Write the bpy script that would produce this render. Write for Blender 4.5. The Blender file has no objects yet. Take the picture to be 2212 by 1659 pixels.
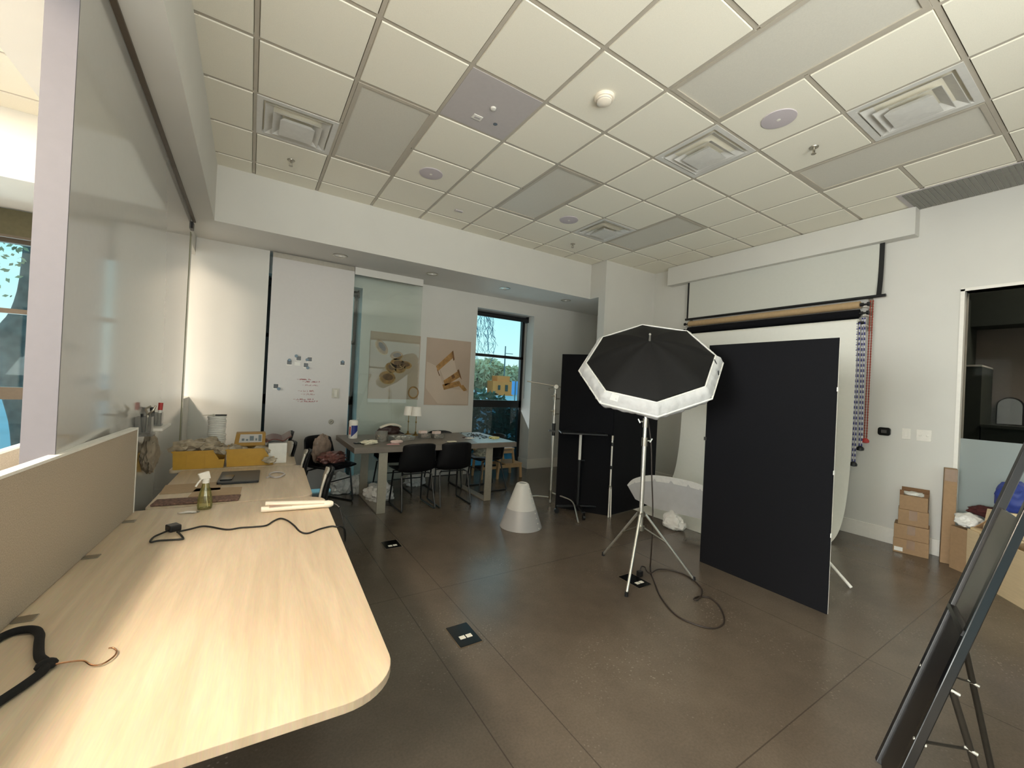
import bpy, bmesh, math, random
from mathutils import Vector, Matrix, noise
rnd = random.Random(7)
S = bpy.context.scene
COL = S.collection
PI = math.pi

# ------------------------------------------------------------------ materials
def lin(c):
    c = c / 255.0
    return c / 12.92 if c <= 0.04045 else ((c + 0.055) / 1.055) ** 2.4
def rgb(r, g, b): return (lin(r), lin(g), lin(b), 1.0)
MATS = {}
def mat(name, col, rough=0.5, metal=0.0, var=0.04, scale=30.0, bump=0.0, bscale=200.0, emit=None, estr=0.0, spec=0.5, coat=0.0, stretch=None, alpha=None, trans=0.0):
    m = bpy.data.materials.new(name); m.use_nodes = True
    nt = m.node_tree; N = nt.nodes; Lk = nt.links
    p = N['Principled BSDF']
    c = rgb(*col)
    tc = N.new('ShaderNodeTexCoord'); mp = N.new('ShaderNodeMapping'); nz = N.new('ShaderNodeTexNoise')
    Lk.new(tc.outputs['Object'], mp.inputs['Vector']); Lk.new(mp.outputs['Vector'], nz.inputs['Vector'])
    if stretch: mp.inputs['Scale'].default_value = stretch
    nz.inputs['Scale'].default_value = scale; nz.inputs['Detail'].default_value = 4
    rp = N.new('ShaderNodeValToRGB')
    rp.color_ramp.elements[0].position = 0.3; rp.color_ramp.elements[1].position = 0.7
    rp.color_ramp.elements[0].color = [x * (1 - var) for x in c[:3]] + [1]
    rp.color_ramp.elements[1].color = [min(1, x * (1 + var)) for x in c[:3]] + [1]
    Lk.new(nz.outputs['Fac'], rp.inputs['Fac']); Lk.new(rp.outputs['Color'], p.inputs['Base Color'])
    p.inputs['Roughness'].default_value = rough; p.inputs['Metallic'].default_value = metal
    p.inputs['Specular IOR Level'].default_value = spec
    if coat: p.inputs['Coat Weight'].default_value = coat; p.inputs['Coat Roughness'].default_value = 0.08
    if trans: p.inputs['Transmission Weight'].default_value = trans
    if alpha is not None: p.inputs['Alpha'].default_value = alpha
    if bump:
        n2 = N.new('ShaderNodeTexNoise'); n2.inputs['Scale'].default_value = bscale; n2.inputs['Detail'].default_value = 3
        Lk.new(tc.outputs['Object'], n2.inputs['Vector'])
        b = N.new('ShaderNodeBump'); b.inputs['Strength'].default_value = bump; b.inputs['Distance'].default_value = 0.004
        Lk.new(n2.outputs['Fac'], b.inputs['Height']); Lk.new(b.outputs['Normal'], p.inputs['Normal'])
    if emit:
        p.inputs['Emission Color'].default_value = rgb(*emit); p.inputs['Emission Strength'].default_value = estr
    MATS[name] = m
    return m
def glass(name, tint, gloss=0.12, rough=0.02, diff=None, dmix=0.0, fk=0.9):
    m = bpy.data.materials.new(name); m.use_nodes = True
    nt = m.node_tree; N = nt.nodes; Lk = nt.links; N.remove(N['Principled BSDF'])
    o = N['Material Output']
    tr = N.new('ShaderNodeBsdfTransparent'); tr.inputs['Color'].default_value = tint + (1,)
    gl = N.new('ShaderNodeBsdfGlossy'); gl.inputs['Roughness'].default_value = rough
    lw = N.new('ShaderNodeLayerWeight'); lw.inputs['Blend'].default_value = 0.25
    ma = N.new('ShaderNodeMath'); ma.operation = 'MULTIPLY_ADD'
    Lk.new(lw.outputs['Fresnel'], ma.inputs[0]); ma.inputs[1].default_value = fk; ma.inputs[2].default_value = gloss * 0.3
    mx = N.new('ShaderNodeMixShader'); Lk.new(ma.outputs[0], mx.inputs['Fac'])
    Lk.new(tr.outputs[0], mx.inputs[1]); Lk.new(gl.outputs[0], mx.inputs[2])
    last = mx
    if diff:
        df = N.new('ShaderNodeBsdfDiffuse'); df.inputs['Color'].default_value = rgb(*diff)
        tl = N.new('ShaderNodeBsdfTranslucent'); tl.inputs['Color'].default_value = rgb(*diff)
        ad = N.new('ShaderNodeMixShader'); ad.inputs['Fac'].default_value = 0.4
        Lk.new(df.outputs[0], ad.inputs[1]); Lk.new(tl.outputs[0], ad.inputs[2])
        m2 = N.new('ShaderNodeMixShader'); m2.inputs['Fac'].default_value = dmix
        Lk.new(mx.outputs[0], m2.inputs[1]); Lk.new(ad.outputs[0], m2.inputs[2]); last = m2
    Lk.new(last.outputs[0], o.inputs['Surface']); MATS[name] = m
    return m

WALL = mat('wall_paint', (216, 214, 208), 0.75, var=0.015, scale=3, bump=0.05, bscale=350)
WALLL = mat('side_room_paint', (226, 218, 206), 0.75, var=0.015, scale=3, bump=0.05, bscale=350)
TILE = mat('ceiling_tile_board', (243, 238, 223), 0.85, var=0.03, scale=220, bump=0.12, bscale=500)
TBAR = mat('ceiling_grid_metal', (188, 180, 166), 0.5, var=0.02)
LENS = mat('troffer_lens', (214, 210, 199), 0.45, var=0.03, scale=120)
GREYP = mat('grey_access_panel', (188, 182, 182), 0.6, var=0.02)
WHITEM = mat('white_enamel', (236, 232, 224), 0.4, var=0.02)
DIFFM = mat('diffuser_enamel', (218, 216, 211), 0.45, var=0.03)
LOUV = mat('dark_grey_louvre', (138, 137, 130), 0.6)
DUCTSH = mat('plenum_shade', (44, 40, 36), 0.9)  # dark tone stands for the shade above the diffuser vanes
DUCT = mat('duct_interior', (16, 14, 12), 0.8)
SPKG = mat('speaker_grille', (200, 191, 196), 0.6, var=0.08, scale=900)
CHROME = mat('chrome_steel', (226, 224, 216), 0.3, 0.85, var=0.03)
STEEL = mat('brushed_steel', (178, 172, 160), 0.32, 1.0, var=0.05)
BLK = mat('black_satin', (22, 22, 24), 0.4, var=0.1)
BLKM = mat('black_matte_board', (17, 17, 21), 0.9, spec=0.2, var=0.06, scale=60)
BLKL = mat('black_leather', (6, 6, 9), 0.5, spec=0.3, var=0.12, scale=90, bump=0.25, bscale=260)
BLKF = mat('black_metal_frame', (18, 18, 20), 0.38, var=0.1)
UMB = mat('black_umbrella_nylon', (21, 20, 20), 0.7, spec=0.25, var=0.08, scale=40)
SKIRT = mat('white_diffusion_cloth', (204, 203, 203), 0.75, var=0.08, scale=18, bump=0.9, bscale=24)
SILV = mat('white_diffuser_face', (196, 195, 196), 0.7, var=0.04, scale=12)
PAPER = mat('white_seamless_paper', (240, 238, 230), 0.8, var=0.01)
KRAFT = mat('kraft_paper_roll', (178, 150, 112), 0.7, var=0.05)
SCRN = mat('screen_fabric', (208, 208, 200), 0.8, var=0.01)
CARD = mat('corrugated_cardboard', (158, 128, 96), 0.8, var=0.06, scale=40)
CARDL = mat('pale_card_sheet', (186, 160, 130), 0.8, var=0.04)
CARDD = mat('cardboard_inside', (120, 88, 60), 0.85, var=0.08)
TAPE = mat('brown_packing_tape', (128, 98, 68), 0.35, var=0.05)
LABEL = mat('white_paper_label', (230, 228, 222), 0.6)
LABELG = mat('grey_shipping_label', (186, 182, 178), 0.5)
PLY = mat('pale_plywood', (206, 184, 148), 0.55, var=0.06, scale=6, stretch=(1, 1, 8))
OAKSTOOL = mat('birch_stool_wood', (190, 158, 116), 0.5, var=0.1, scale=8, stretch=(1, 1, 0.2))
CONCT = mat('grey_concrete_top', (112, 104, 95), 0.42, var=0.08, scale=9)
LEGM = mat('greige_metal_leg', (158, 152, 138), 0.35, 0.3, var=0.05)
WBOARD = mat('white_glass_board', (196, 193, 188), 0.09, var=0.01, coat=0.6)
ENDC = mat('lavender_end_cap', (112, 109, 115), 0.5, var=0.02)
WBOARDM = mat('white_satin_board', (206, 202, 199), 0.4, var=0.01)
OLIVE = mat('olive_glass_edge', (142, 142, 112), 0.2, var=0.05)
OLIVED = mat('olive_roller_fabric', (84, 80, 58), 0.8, var=0.06)
BROWNT = mat('bronze_track', (92, 80, 66), 0.5, var=0.05)
FABRIC = mat('grey_tweed_fabric', (176, 164, 148), 0.95, var=0.18, scale=260, bump=0.4, bscale=700)
TRIMW = mat('white_trim', (240, 238, 232), 0.45)
YEL = mat('yellow_bin_plastic', (194, 148, 44), 0.45, var=0.04)
YELB = mat('mustard_card', (162, 122, 46), 0.6, var=0.05)
LAPM = mat('dark_grey_aluminium', (72, 70, 70), 0.4, 0.3, var=0.05)
IVORY = mat('ivory_plastic', (246, 236, 220), 0.3, var=0.02)
PINKM = mat('rose_plate', (196, 160, 146), 0.25, 0.3)
VELV = mat('black_velvet', (16, 14, 14), 0.95, var=0.2, scale=120)
COPPER = mat('copper_wire', (196, 150, 118), 0.25, 1.0)
CORDM = mat('black_cord_rubber', (20, 19, 18), 0.5, var=0.1)
BCORD = mat('brown_cord_rubber', (44, 34, 28), 0.5, var=0.1)
REDL = mat('red_brown_leather', (78, 30, 20), 0.4, var=0.15, scale=30)
MAROON = mat('maroon_cloth', (72, 30, 28), 0.9, var=0.25, scale=40)
DKBROWN = mat('dark_brown_leather', (52, 30, 26), 0.5, var=0.15)
WHITEC = mat('white_cloth', (232, 230, 226), 0.9, var=0.05, bump=0.4, bscale=60)
BAGM = mat('white_thin_plastic', (226, 224, 220), 0.35, var=0.08, scale=22, bump=0.6, bscale=45)
CRUMP = mat('grey_packing_plastic', (170, 156, 134), 0.4, var=0.25, scale=26)
TAUPE = mat('taupe_clear_wrap', (150, 130, 116), 0.25, var=0.25, scale=18)
REDF = mat('red_printed_wrap', (118, 78, 72), 0.3, var=0.5, scale=16)
BEIGEC = mat('grey_beige_cloth', (138, 126, 110), 0.95, var=0.15, scale=24, bump=0.4, bscale=50)
BRASS = mat('aged_brass', (150, 126, 76), 0.3, 1.0)
SHADE = mat('white_linen_shade', (244, 240, 232), 0.8, var=0.02)
BLUE = mat('deep_blue_print', (34, 48, 124), 0.45)
REDP = mat('red_print', (176, 52, 48), 0.5)
REDINK = mat('red_marker_ink', (150, 36, 44), 0.6)
PINK = mat('pale_pink_paper', (226, 170, 172), 0.7)
BLUSH = mat('blush_card', (222, 200, 192), 0.6)
CREAM = mat('cream_cloth', (222, 216, 194), 0.9)
YPAD = mat('pale_yellow_pad', (222, 210, 142), 0.7)
PBLUE = mat('pale_blue_paper', (176, 200, 214), 0.5)
DOTS = mat('charcoal_beads', (40, 44, 50), 0.4)
ORNG = mat('orange_chain_plastic', (140, 58, 42), 0.4)
BLUC = mat('blue_white_chain', (52, 52, 118), 0.4)
def stripes(m, c2, period):
    nt = m.node_tree; N = nt.nodes; p = N['Principled BSDF']; tc = N.new('ShaderNodeTexCoord'); sp = N.new('ShaderNodeSeparateXYZ')
    nt.links.new(tc.outputs['Object'], sp.inputs[0])
    a = N.new('ShaderNodeMath'); a.operation = 'DIVIDE'; a.inputs[1].default_value = period; nt.links.new(sp.outputs['Z'], a.inputs[0])
    b = N.new('ShaderNodeMath'); b.operation = 'FRACT'; nt.links.new(a.outputs[0], b.inputs[0])
    c = N.new('ShaderNodeMath'); c.operation = 'GREATER_THAN'; c.inputs[1].default_value = 0.5; nt.links.new(b.outputs[0], c.inputs[0])
    mx = N.new('ShaderNodeMix'); mx.data_type = 'RGBA'; nt.links.new(c.outputs[0], mx.inputs['Factor'])
    src = p.inputs['Base Color'].links[0].from_socket; nt.links.new(src, mx.inputs['A']); mx.inputs['B'].default_value = c2
    nt.links.new(mx.outputs['Result'], p.inputs['Base Color'])
stripes(BLUC, rgb(206, 204, 214), 0.06)
WHTC = mat('white_chain_plastic', (206, 204, 216), 0.4)
MAGN = mat('blue_grey_magnet', (92, 116, 132), 0.35)
PHOTO = mat('dark_photo_print', (36, 38, 40), 0.3, var=0.9, scale=60)
PHOTOB = mat('photo_white_border', (226, 222, 214), 0.4)
POSTER = mat('mauve_beige_print', (186, 166, 148), 0.55, var=0.09, scale=1.6)
POSTW = mat('pale_skin_print', (200, 182, 164), 0.55, var=0.06, scale=2)
GOLDP = mat('gold_print', (164, 122, 68), 0.5, var=0.35, scale=14)
GOLDD = mat('dark_gold_print', (112, 76, 40), 0.5, var=0.3, scale=20)
GOLDL = mat('light_gold_print', (196, 164, 112), 0.5, var=0.2, scale=16)
BLKSH = mat('black_glossy_case', (14, 14, 15), 0.18)
NAVY = mat('royal_blue_bag', (40, 58, 130), 0.6, var=0.1)
PATT = mat('patterned_rug_wrap', (116, 88, 76), 0.7, var=0.6, scale=70)
TARM = mat('grey_mirror_glass', (180, 178, 176), 0.05, 1.0, var=0.01)
EASB = mat('black_easel_panel', (30, 27, 26), 0.35, var=0.25, scale=4)
EASG = mat('smoky_acrylic', (58, 53, 49), 0.14, var=0.6, scale=7)
LEGO = mat('bronze_black_tube', (52, 48, 42), 0.4, 0.4, var=0.1)
WHTSH = mat('white_chair_shell', (190, 185, 175), 0.35, var=0.02)
LAMPW = mat('lit_lamp_lens', (255, 240, 214), 0.4, emit=(255, 236, 212), estr=70.0)
ADDLAMP = mat('added_lamp_lens', (255, 240, 224), 0.4, emit=(255, 226, 205), estr=60.0)
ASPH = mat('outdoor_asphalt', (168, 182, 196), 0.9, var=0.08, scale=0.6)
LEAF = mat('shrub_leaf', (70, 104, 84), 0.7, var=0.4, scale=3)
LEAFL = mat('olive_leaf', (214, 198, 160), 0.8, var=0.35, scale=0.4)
TRUNKM = mat('tree_bark', (96, 92, 92), 0.9, var=0.35, scale=6)
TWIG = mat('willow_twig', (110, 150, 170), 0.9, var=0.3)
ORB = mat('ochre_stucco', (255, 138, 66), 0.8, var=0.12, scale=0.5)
SIGNB = mat('blue_sign', (110, 170, 236), 0.6)
POLEM = mat('grey_pole', (110, 120, 124), 0.7)
DARKW = mat('dark_green_wall', (60, 66, 62), 0.8, var=0.06)
GREYW = mat('taupe_grey_wall', (150, 140, 134), 0.85, var=0.03)
MFRAME = mat('dark_mirror_frame', (48, 48, 50), 0.5)
PALEM = mat('pale_mirror_glass', (206, 212, 218), 0.15, 0.2)
GLASS = glass('clear_window_glass', (0.86, 0.97, 0.97), 0.1)
TGLASS = glass('tinted_sliding_glass', (0.935, 0.965, 0.95), 0.1, fk=0.5)
SPAND = glass('dark_spandrel_glass', (0.24, 0.40, 0.44), 0.2)
DKGLASS = glass('dark_room_glass', (0.42, 0.46, 0.46), 0.0, fk=0.03)
FROST = glass('frosted_film_glass', (0.7, 0.75, 0.75), 0.05, 0.4, diff=(176, 186, 186), dmix=0.93)
CONE = glass('translucent_cone_film', (0.8, 0.8, 0.8), 0.25, 0.3, diff=(226, 226, 228), dmix=0.62)
CONEW = glass('milky_cone_film', (0.8, 0.8, 0.8), 0.25, 0.3, diff=(238, 238, 236), dmix=0.85)
TUBP = glass('clear_tub_plastic', (0.86, 0.86, 0.84), 0.3, 0.08, diff=(206, 202, 194), dmix=0.28)
YGLASS = glass('yellow_clear_bottle', (0.95, 0.94, 0.74), 0.3, 0.05, diff=(212, 206, 116), dmix=0.14)
ACRYL = glass('clear_acrylic', (0.88, 0.88, 0.87), 0.5, 0.05, diff=(220, 220, 218), dmix=0.15)

# wood desk top
def wood_desk():
    m = bpy.data.materials.new('pale_maple_laminate'); m.use_nodes = True
    nt = m.node_tree; N = nt.nodes; Lk = nt.links; p = N['Principled BSDF']
    tc = N.new('ShaderNodeTexCoord'); mp = N.new('ShaderNodeMapping'); mp.inputs['Scale'].default_value = (9, 0.7, 1)
    Lk.new(tc.outputs['Object'], mp.inputs['Vector'])
    n1 = N.new('ShaderNodeTexNoise'); n1.inputs['Scale'].default_value = 2.2; n1.inputs['Detail'].default_value = 6; n1.inputs['Distortion'].default_value = 0.6
    n2 = N.new('ShaderNodeTexNoise'); n2.inputs['Scale'].default_value = 26; n2.inputs['Detail'].default_value = 3
    Lk.new(mp.outputs['Vector'], n1.inputs['Vector']); Lk.new(mp.outputs['Vector'], n2.inputs['Vector'])
    r1 = N.new('ShaderNodeValToRGB'); r1.color_ramp.elements[0].color = rgb(204, 184, 158); r1.color_ramp.elements[1].color = rgb(222, 203, 177)
    r1.color_ramp.elements[0].position = 0.32; r1.color_ramp.elements[1].position = 0.66
    Lk.new(n1.outputs['Fac'], r1.inputs['Fac'])
    mx = N.new('ShaderNodeMix'); mx.data_type = 'RGBA'; mx.blend_type = 'MULTIPLY'; mx.inputs['Factor'].default_value = 0.22
    Lk.new(r1.outputs['Color'], mx.inputs['A']); Lk.new(n2.outputs['Color'], mx.inputs['B'])
    Lk.new(mx.outputs['Result'], p.inputs['Base Color'])
    p.inputs['Roughness'].default_value = 0.38; p.inputs['Specular IOR Level'].default_value = 0.35
    return m
WOOD = wood_desk()
WOODE = mat('maple_edge_band', (196, 166, 128), 0.45, var=0.1, scale=40)

def floor_mat():
    m = bpy.data.materials.new('polished_concrete'); m.use_nodes = True
    nt = m.node_tree; N = nt.nodes; Lk = nt.links; p = N['Principled BSDF']
    tc = N.new('ShaderNodeTexCoord')
    def nz(scale, det, rough=0.6):
        n = N.new('ShaderNodeTexNoise'); n.inputs['Scale'].default_value = scale; n.inputs['Detail'].default_value = det; n.inputs['Roughness'].default_value = rough
        Lk.new(tc.outputs['Object'], n.inputs['Vector']); return n
    big = nz(0.9, 5); mid = nz(7, 6); fine = nz(90, 3)
    r = N.new('ShaderNodeValToRGB'); r.color_ramp.elements[0].color = rgb(86, 77, 68); r.color_ramp.elements[1].color = rgb(104, 94, 83)
    r.color_ramp.elements[0].position = 0.35; r.color_ramp.elements[1].position = 0.68
    Lk.new(big.outputs['Fac'], r.inputs['Fac'])
    mx = N.new('ShaderNodeMix'); mx.data_type = 'RGBA'; mx.blend_type = 'OVERLAY'; mx.inputs['Factor'].default_value = 0.07
    Lk.new(r.outputs['Color'], mx.inputs['A']); Lk.new(mid.outputs['Fac'], mx.inputs['B'])
    m2 = N.new('ShaderNodeMix'); m2.data_type = 'RGBA'; m2.blend_type = 'OVERLAY'; m2.inputs['Factor'].default_value = 0.25
    Lk.new(mx.outputs['Result'], m2.inputs['A']); Lk.new(fine.outputs['Fac'], m2.inputs['B'])
    # pale specks paint sun glitter into the colour, gathered in random patches
    vo = N.new('ShaderNodeTexVoronoi'); vo.inputs['Scale'].default_value = 42
    Lk.new(tc.outputs['Object'], vo.inputs['Vector'])
    glint = N.new('ShaderNodeMath'); glint.operation = 'LESS_THAN'; glint.inputs[1].default_value = 0.2
    Lk.new(vo.outputs['Distance'], glint.inputs[0])
    glint_area = nz(1.3, 4); wr = N.new('ShaderNodeValToRGB'); wr.color_ramp.elements[0].position = 0.50; wr.color_ramp.elements[1].position = 0.70
    Lk.new(glint_area.outputs['Fac'], wr.inputs['Fac'])
    cm = N.new('ShaderNodeMath'); cm.operation = 'MULTIPLY'; Lk.new(glint.outputs[0], cm.inputs[0]); Lk.new(wr.outputs['Color'], cm.inputs[1])
    cf = N.new('ShaderNodeMath'); cf.operation = 'MULTIPLY'; cf.inputs[1].default_value = 0.34; Lk.new(cm.outputs[0], cf.inputs[0])
    m3 = N.new('ShaderNodeMix'); m3.data_type = 'RGBA'; Lk.new(cf.outputs[0], m3.inputs['Factor'])
    Lk.new(m2.outputs['Result'], m3.inputs['A']); m3.inputs['B'].default_value = rgb(176, 164, 148)
    Lk.new(m3.outputs['Result'], p.inputs['Base Color'])
    # saw cut joints: object space distance to lines
    sp = N.new('ShaderNodeSeparateXYZ'); Lk.new(tc.outputs['Object'], sp.inputs[0])
    def line(axis, val):
        a = N.new('ShaderNodeMath'); a.operation = 'SUBTRACT'; Lk.new(sp.outputs[axis], a.inputs[0]); a.inputs[1].default_value = val
        b = N.new('ShaderNodeMath'); b.operation = 'ABSOLUTE'; Lk.new(a.outputs[0], b.inputs[0])
        c = N.new('ShaderNodeMath'); c.operation = 'LESS_THAN'; c.inputs[1].default_value = 0.0028; Lk.new(b.outputs[0], c.inputs[0])
        return c
    ls = [line('Y', 0.935), line('X', -0.505), line('X', -0.815), line('X', 1.41), line('Y', -1.0), line('Y', 2.87), line('X', 3.3)]
    cur = ls[0]
    for l in ls[1:]:
        a = N.new('ShaderNodeMath'); a.operation = 'MAXIMUM'; Lk.new(cur.outputs[0], a.inputs[0]); Lk.new(l.outputs[0], a.inputs[1]); cur = a
    m4 = N.new('ShaderNodeMix'); m4.data_type = 'RGBA'
    f2 = N.new('ShaderNodeMath'); f2.operation = 'MULTIPLY'; f2.inputs[1].default_value = 0.55; Lk.new(cur.outputs[0], f2.inputs[0])
    Lk.new(f2.outputs[0], m4.inputs['Factor']); Lk.new(m3.outputs['Result'], m4.inputs['A']); m4.inputs['B'].default_value = rgb(46, 38, 30)
    Lk.new(m4.outputs['Result'], p.inputs['Base Color'])
    p.inputs['Roughness'].default_value = 0.24
    b = N.new('ShaderNodeBump'); b.inputs['Strength'].default_value = 0.05; b.inputs['Distance'].default_value = 0.003
    Lk.new(fine.outputs['Fac'], b.inputs['Height']); Lk.new(b.outputs['Normal'], p.inputs['Normal'])
    p.inputs['Specular IOR Level'].default_value = 0.5
    return m
FLOOR = floor_mat()

# ------------------------------------------------------------------ mesh helpers
class MB:
    def __init__(s): s.bm = bmesh.new()
    def box(s, x0, x1, y0, y1, z0, z1, M=None):
        vs = [s.bm.verts.new(Vector(p)) for p in ((x0,y0,z0),(x1,y0,z0),(x1,y1,z0),(x0,y1,z0),(x0,y0,z1),(x1,y0,z1),(x1,y1,z1),(x0,y1,z1))]
        for f in ((3,2,1,0),(4,5,6,7),(0,1,5,4),(1,2,6,5),(2,3,7,6),(3,0,4,7)): s.bm.faces.new([vs[i] for i in f])
        if M is not None:
            for v in vs: v.co = M @ v.co
        return s
    def hexa(s, p):
        vs = [s.bm.verts.new(Vector(q)) for q in p]
        for f in ((3,2,1,0),(4,5,6,7),(0,1,5,4),(1,2,6,5),(2,3,7,6),(3,0,4,7)): s.bm.faces.new([vs[i] for i in f])
        return s
    def bar(s, a, b, w, d, up=(0,0,1)):
        a = Vector(a); b = Vector(b); t = (b - a).normalized(); u = Vector(up)
        if abs(t.dot(u)) > 0.98: u = Vector((0, 1, 0))
        x = t.cross(u).normalized(); y = x.cross(t).normalized()
        return s.hexa([a - x*w/2 - y*d/2, a + x*w/2 - y*d/2, a + x*w/2 + y*d/2, a - x*w/2 + y*d/2,
                       b - x*w/2 - y*d/2, b + x*w/2 - y*d/2, b + x*w/2 + y*d/2, b - x*w/2 + y*d/2])
    def ring(s, c, x, y, r, n, r2=None):
        r2 = r if r2 is None else r2
        return [s.bm.verts.new(c + x*(r*math.cos(2*PI*i/n)) + y*(r2*math.sin(2*PI*i/n))) for i in range(n)]
    def bridge(s, a, b):
        n = len(a)
        for i in range(n): s.bm.faces.new((a[i], a[(i+1) % n], b[(i+1) % n], b[i]))
    def cap(s, r, flip=False): s.bm.faces.new(list(reversed(r)) if flip else r)
    def cyl(s, a, b, r0, r1=None, n=14, caps=True):
        r1 = r0 if r1 is None else r1
        a = Vector(a); b = Vector(b); t = (b - a).normalized()
        u = Vector((0,0,1)) if abs(t.z) < 0.95 else Vector((1,0,0))
        x = u.cross(t).normalized(); y = t.cross(x)
        A = s.ring(a, x, y, r0, n); B = s.ring(b, x, y, r1, n); s.bridge(A, B)
        if caps: s.cap(A, True); s.cap(B)
        return s
    def lathe(s, prof, o=(0,0,0), ax=(0,0,1), n=24, caps=True):
        o = Vector(o); t = Vector(ax).normalized(); u = Vector((0,0,1)) if abs(t.z) < 0.95 else Vector((1,0,0))
        x = u.cross(t).normalized(); y = t.cross(x)
        rs = [s.ring(o + t*h, x, y, max(r, 1e-4), n) for r, h in prof]
        for a, b in zip(rs, rs[1:]): s.bridge(a, b)
        if caps: s.cap(rs[0], True); s.cap(rs[-1])
        return s
    def tube(s, pts, r, n=8, smooth=0, closed=False):
        P = [Vector(p) for p in pts]
        if smooth: P = spline(P, smooth, closed)
        N = len(P); rings = []; prev = None
        for i, p in enumerate(P):
            if closed: t = (P[(i+1) % N] - P[i-1]).normalized()
            else: t = (P[min(i+1, N-1)] - P[max(i-1, 0)]).normalized()
            if prev is None:
                u = Vector((0,0,1)) if abs(t.z) < 0.9 else Vector((1,0,0)); x = u.cross(t).normalized()
            else:
                x = (prev - t*prev.dot(t)); x = x.normalized() if x.length > 1e-6 else Vector((1,0,0))
            prev = x; y = t.cross(x); rr = r(i/(N-1)) if callable(r) else r
            rings.append(s.ring(p, x, y, rr, n))
        for a, b in zip(rings, rings[1:]): s.bridge(a, b)
        if closed: s.bridge(rings[-1], rings[0])
        else: s.cap(rings[0], True); s.cap(rings[-1])
        return s
    def prism(s, pts, z0, z1, M=None):
        A = [s.bm.verts.new((p[0], p[1], z0)) for p in pts]; B = [s.bm.verts.new((p[0], p[1], z1)) for p in pts]
        s.bridge(A, B); s.cap(A, True); s.cap(B)
        if M is not None:
            for v in A + B: v.co = M @ v.co
        return s
    def grid(s, f, nu, nv, thick=0.0):
        V = [[s.bm.verts.new(Vector(f(i/nu, j/nv))) for j in range(nv+1)] for i in range(nu+1)]
        F = []
        for i in range(nu):
            for j in range(nv): F.append(s.bm.faces.new((V[i][j], V[i+1][j], V[i+1][j+1], V[i][j+1])))
        if thick:
            s.bm.normal_update()
            g = bmesh.ops.solidify(s.bm, geom=F, thickness=thick)
        return s
    def blob(s, c, rx, ry, rz, amp=0.25, freq=3.0, seed=0, sub=3, flat=True, M=None):
        n0 = len(s.bm.verts)
        r = bmesh.ops.create_icosphere(s.bm, subdivisions=sub, radius=1.0)
        c = Vector(c)
        for v in r['verts']:
            d = v.co.normalized(); k = 1 + amp * noise.noise(d*freq + Vector((seed*7.3, seed*1.7, seed*3.1))) + amp*0.5*noise.noise(d*freq*2.7 + Vector((seed, 5, 9)))
            q = Vector((d.x*rx*k, d.y*ry*k, d.z*rz*k))
            if flat and q.z < -rz*0.75: q.z = -rz*0.75
            if M is not None: q = M @ q
            v.co = c + q
        return s
    def build(s, name, m, parent=None, smooth=False, bevel=0.0, off=None, seg=2, ang=40, mods=None):
        bmesh.ops.recalc_face_normals(s.bm, faces=s.bm.faces)
        if off is not None:
            for v in s.bm.verts: v.co = v.co - off
        if smooth:
            for f in s.bm.faces: f.smooth = True
        me = bpy.data.meshes.new(name); s.bm.to_mesh(me); s.bm.free()
        o = bpy.data.objects.new(name, me); COL.objects.link(o)
        me.materials.append(m)
        if smooth: 
            try: me.set_sharp_from_angle(angle=math.radians(ang))
            except Exception: pass
        if bevel:
            b = o.modifiers.new('bevel', 'BEVEL'); b.width = bevel; b.segments = seg; b.limit_method = 'ANGLE'; b.angle_limit = math.radians(35)
        for k, kw in (mods or []):
            q = o.modifiers.new(k.lower(), k)
            for a, v in kw.items(): setattr(q, a, v)
        if parent is not None: o.parent = parent
        return o
def spline(P, k, closed=False):
    out = []; N = len(P)
    rng = range(N if closed else N-1)
    for i in rng:
        if closed: p0, p1, p2, p3 = P[i-1], P[i], P[(i+1) % N], P[(i+2) % N]
        else: p0, p1, p2, p3 = P[max(i-1,0)], P[i], P[i+1], P[min(i+2,N-1)]
        for j in range(k):
            t = j/k; t2 = t*t; t3 = t2*t
            out.append(0.5*((2*p1) + (-p0+p2)*t + (2*p0-5*p1+4*p2-p3)*t2 + (-p0+3*p1-3*p2+p3)*t3))
    if not closed: out.append(P[-1].copy())
    return out
def rrect(x0, x1, y0, y1, r, n=6):
    out = []
    rr = r if isinstance(r, (list, tuple)) else (r,)*4
    for (cx, cy, a0, q) in ((x0+rr[0], y0+rr[0], PI, rr[0]), (x1-rr[1], y0+rr[1], 1.5*PI, rr[1]), (x1-rr[2], y1-rr[2], 0, rr[2]), (x0+rr[3], y1-rr[3], 0.5*PI, rr[3])):
        if q <= 1e-5: out.append((cx, cy)); continue
        for i in range(n+1): out.append((cx+q*math.cos(a0+i/n*PI/2), cy+q*math.sin(a0+i/n*PI/2)))
    return out
def tag(o, label, cat, group=None):
    o['label'] = label; o['category'] = cat
    if group: o['group'] = group
    return o
def thing(name, label, cat, loc=(0,0,0), rz=0.0, group=None):
    o = bpy.data.objects.new(name, None); COL.objects.link(o); o.empty_display_size = 0.1
    o.location = loc; o.rotation_euler = (0, 0, rz)
    return tag(o, label, cat, group)
def part(mb, name, m, root, world=False, label=None, **k):
    """a mesh child; world=True means mb was drawn in scene coordinates (root unrotated)"""
    off = None
    if world:
        off = Vector(root.location); p = root.parent
        while p: off += Vector(p.location); p = p.parent
    o = mb.build(name, m, root, off=off, **k)
    if label: o['label'] = label
    return o
def solo(mb, name, m, label, cat, group=None, **k):
    vs = [v.co.copy() for v in mb.bm.verts]
    lo = Vector([min(v[i] for v in vs) for i in range(3)]); hi = Vector([max(v[i] for v in vs) for i in range(3)])
    c = Vector(((lo.x+hi.x)/2, (lo.y+hi.y)/2, lo.z))
    o = mb.build(name, m, None, off=c, **k); o.location = c
    return tag(o, label, cat, group)
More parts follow.
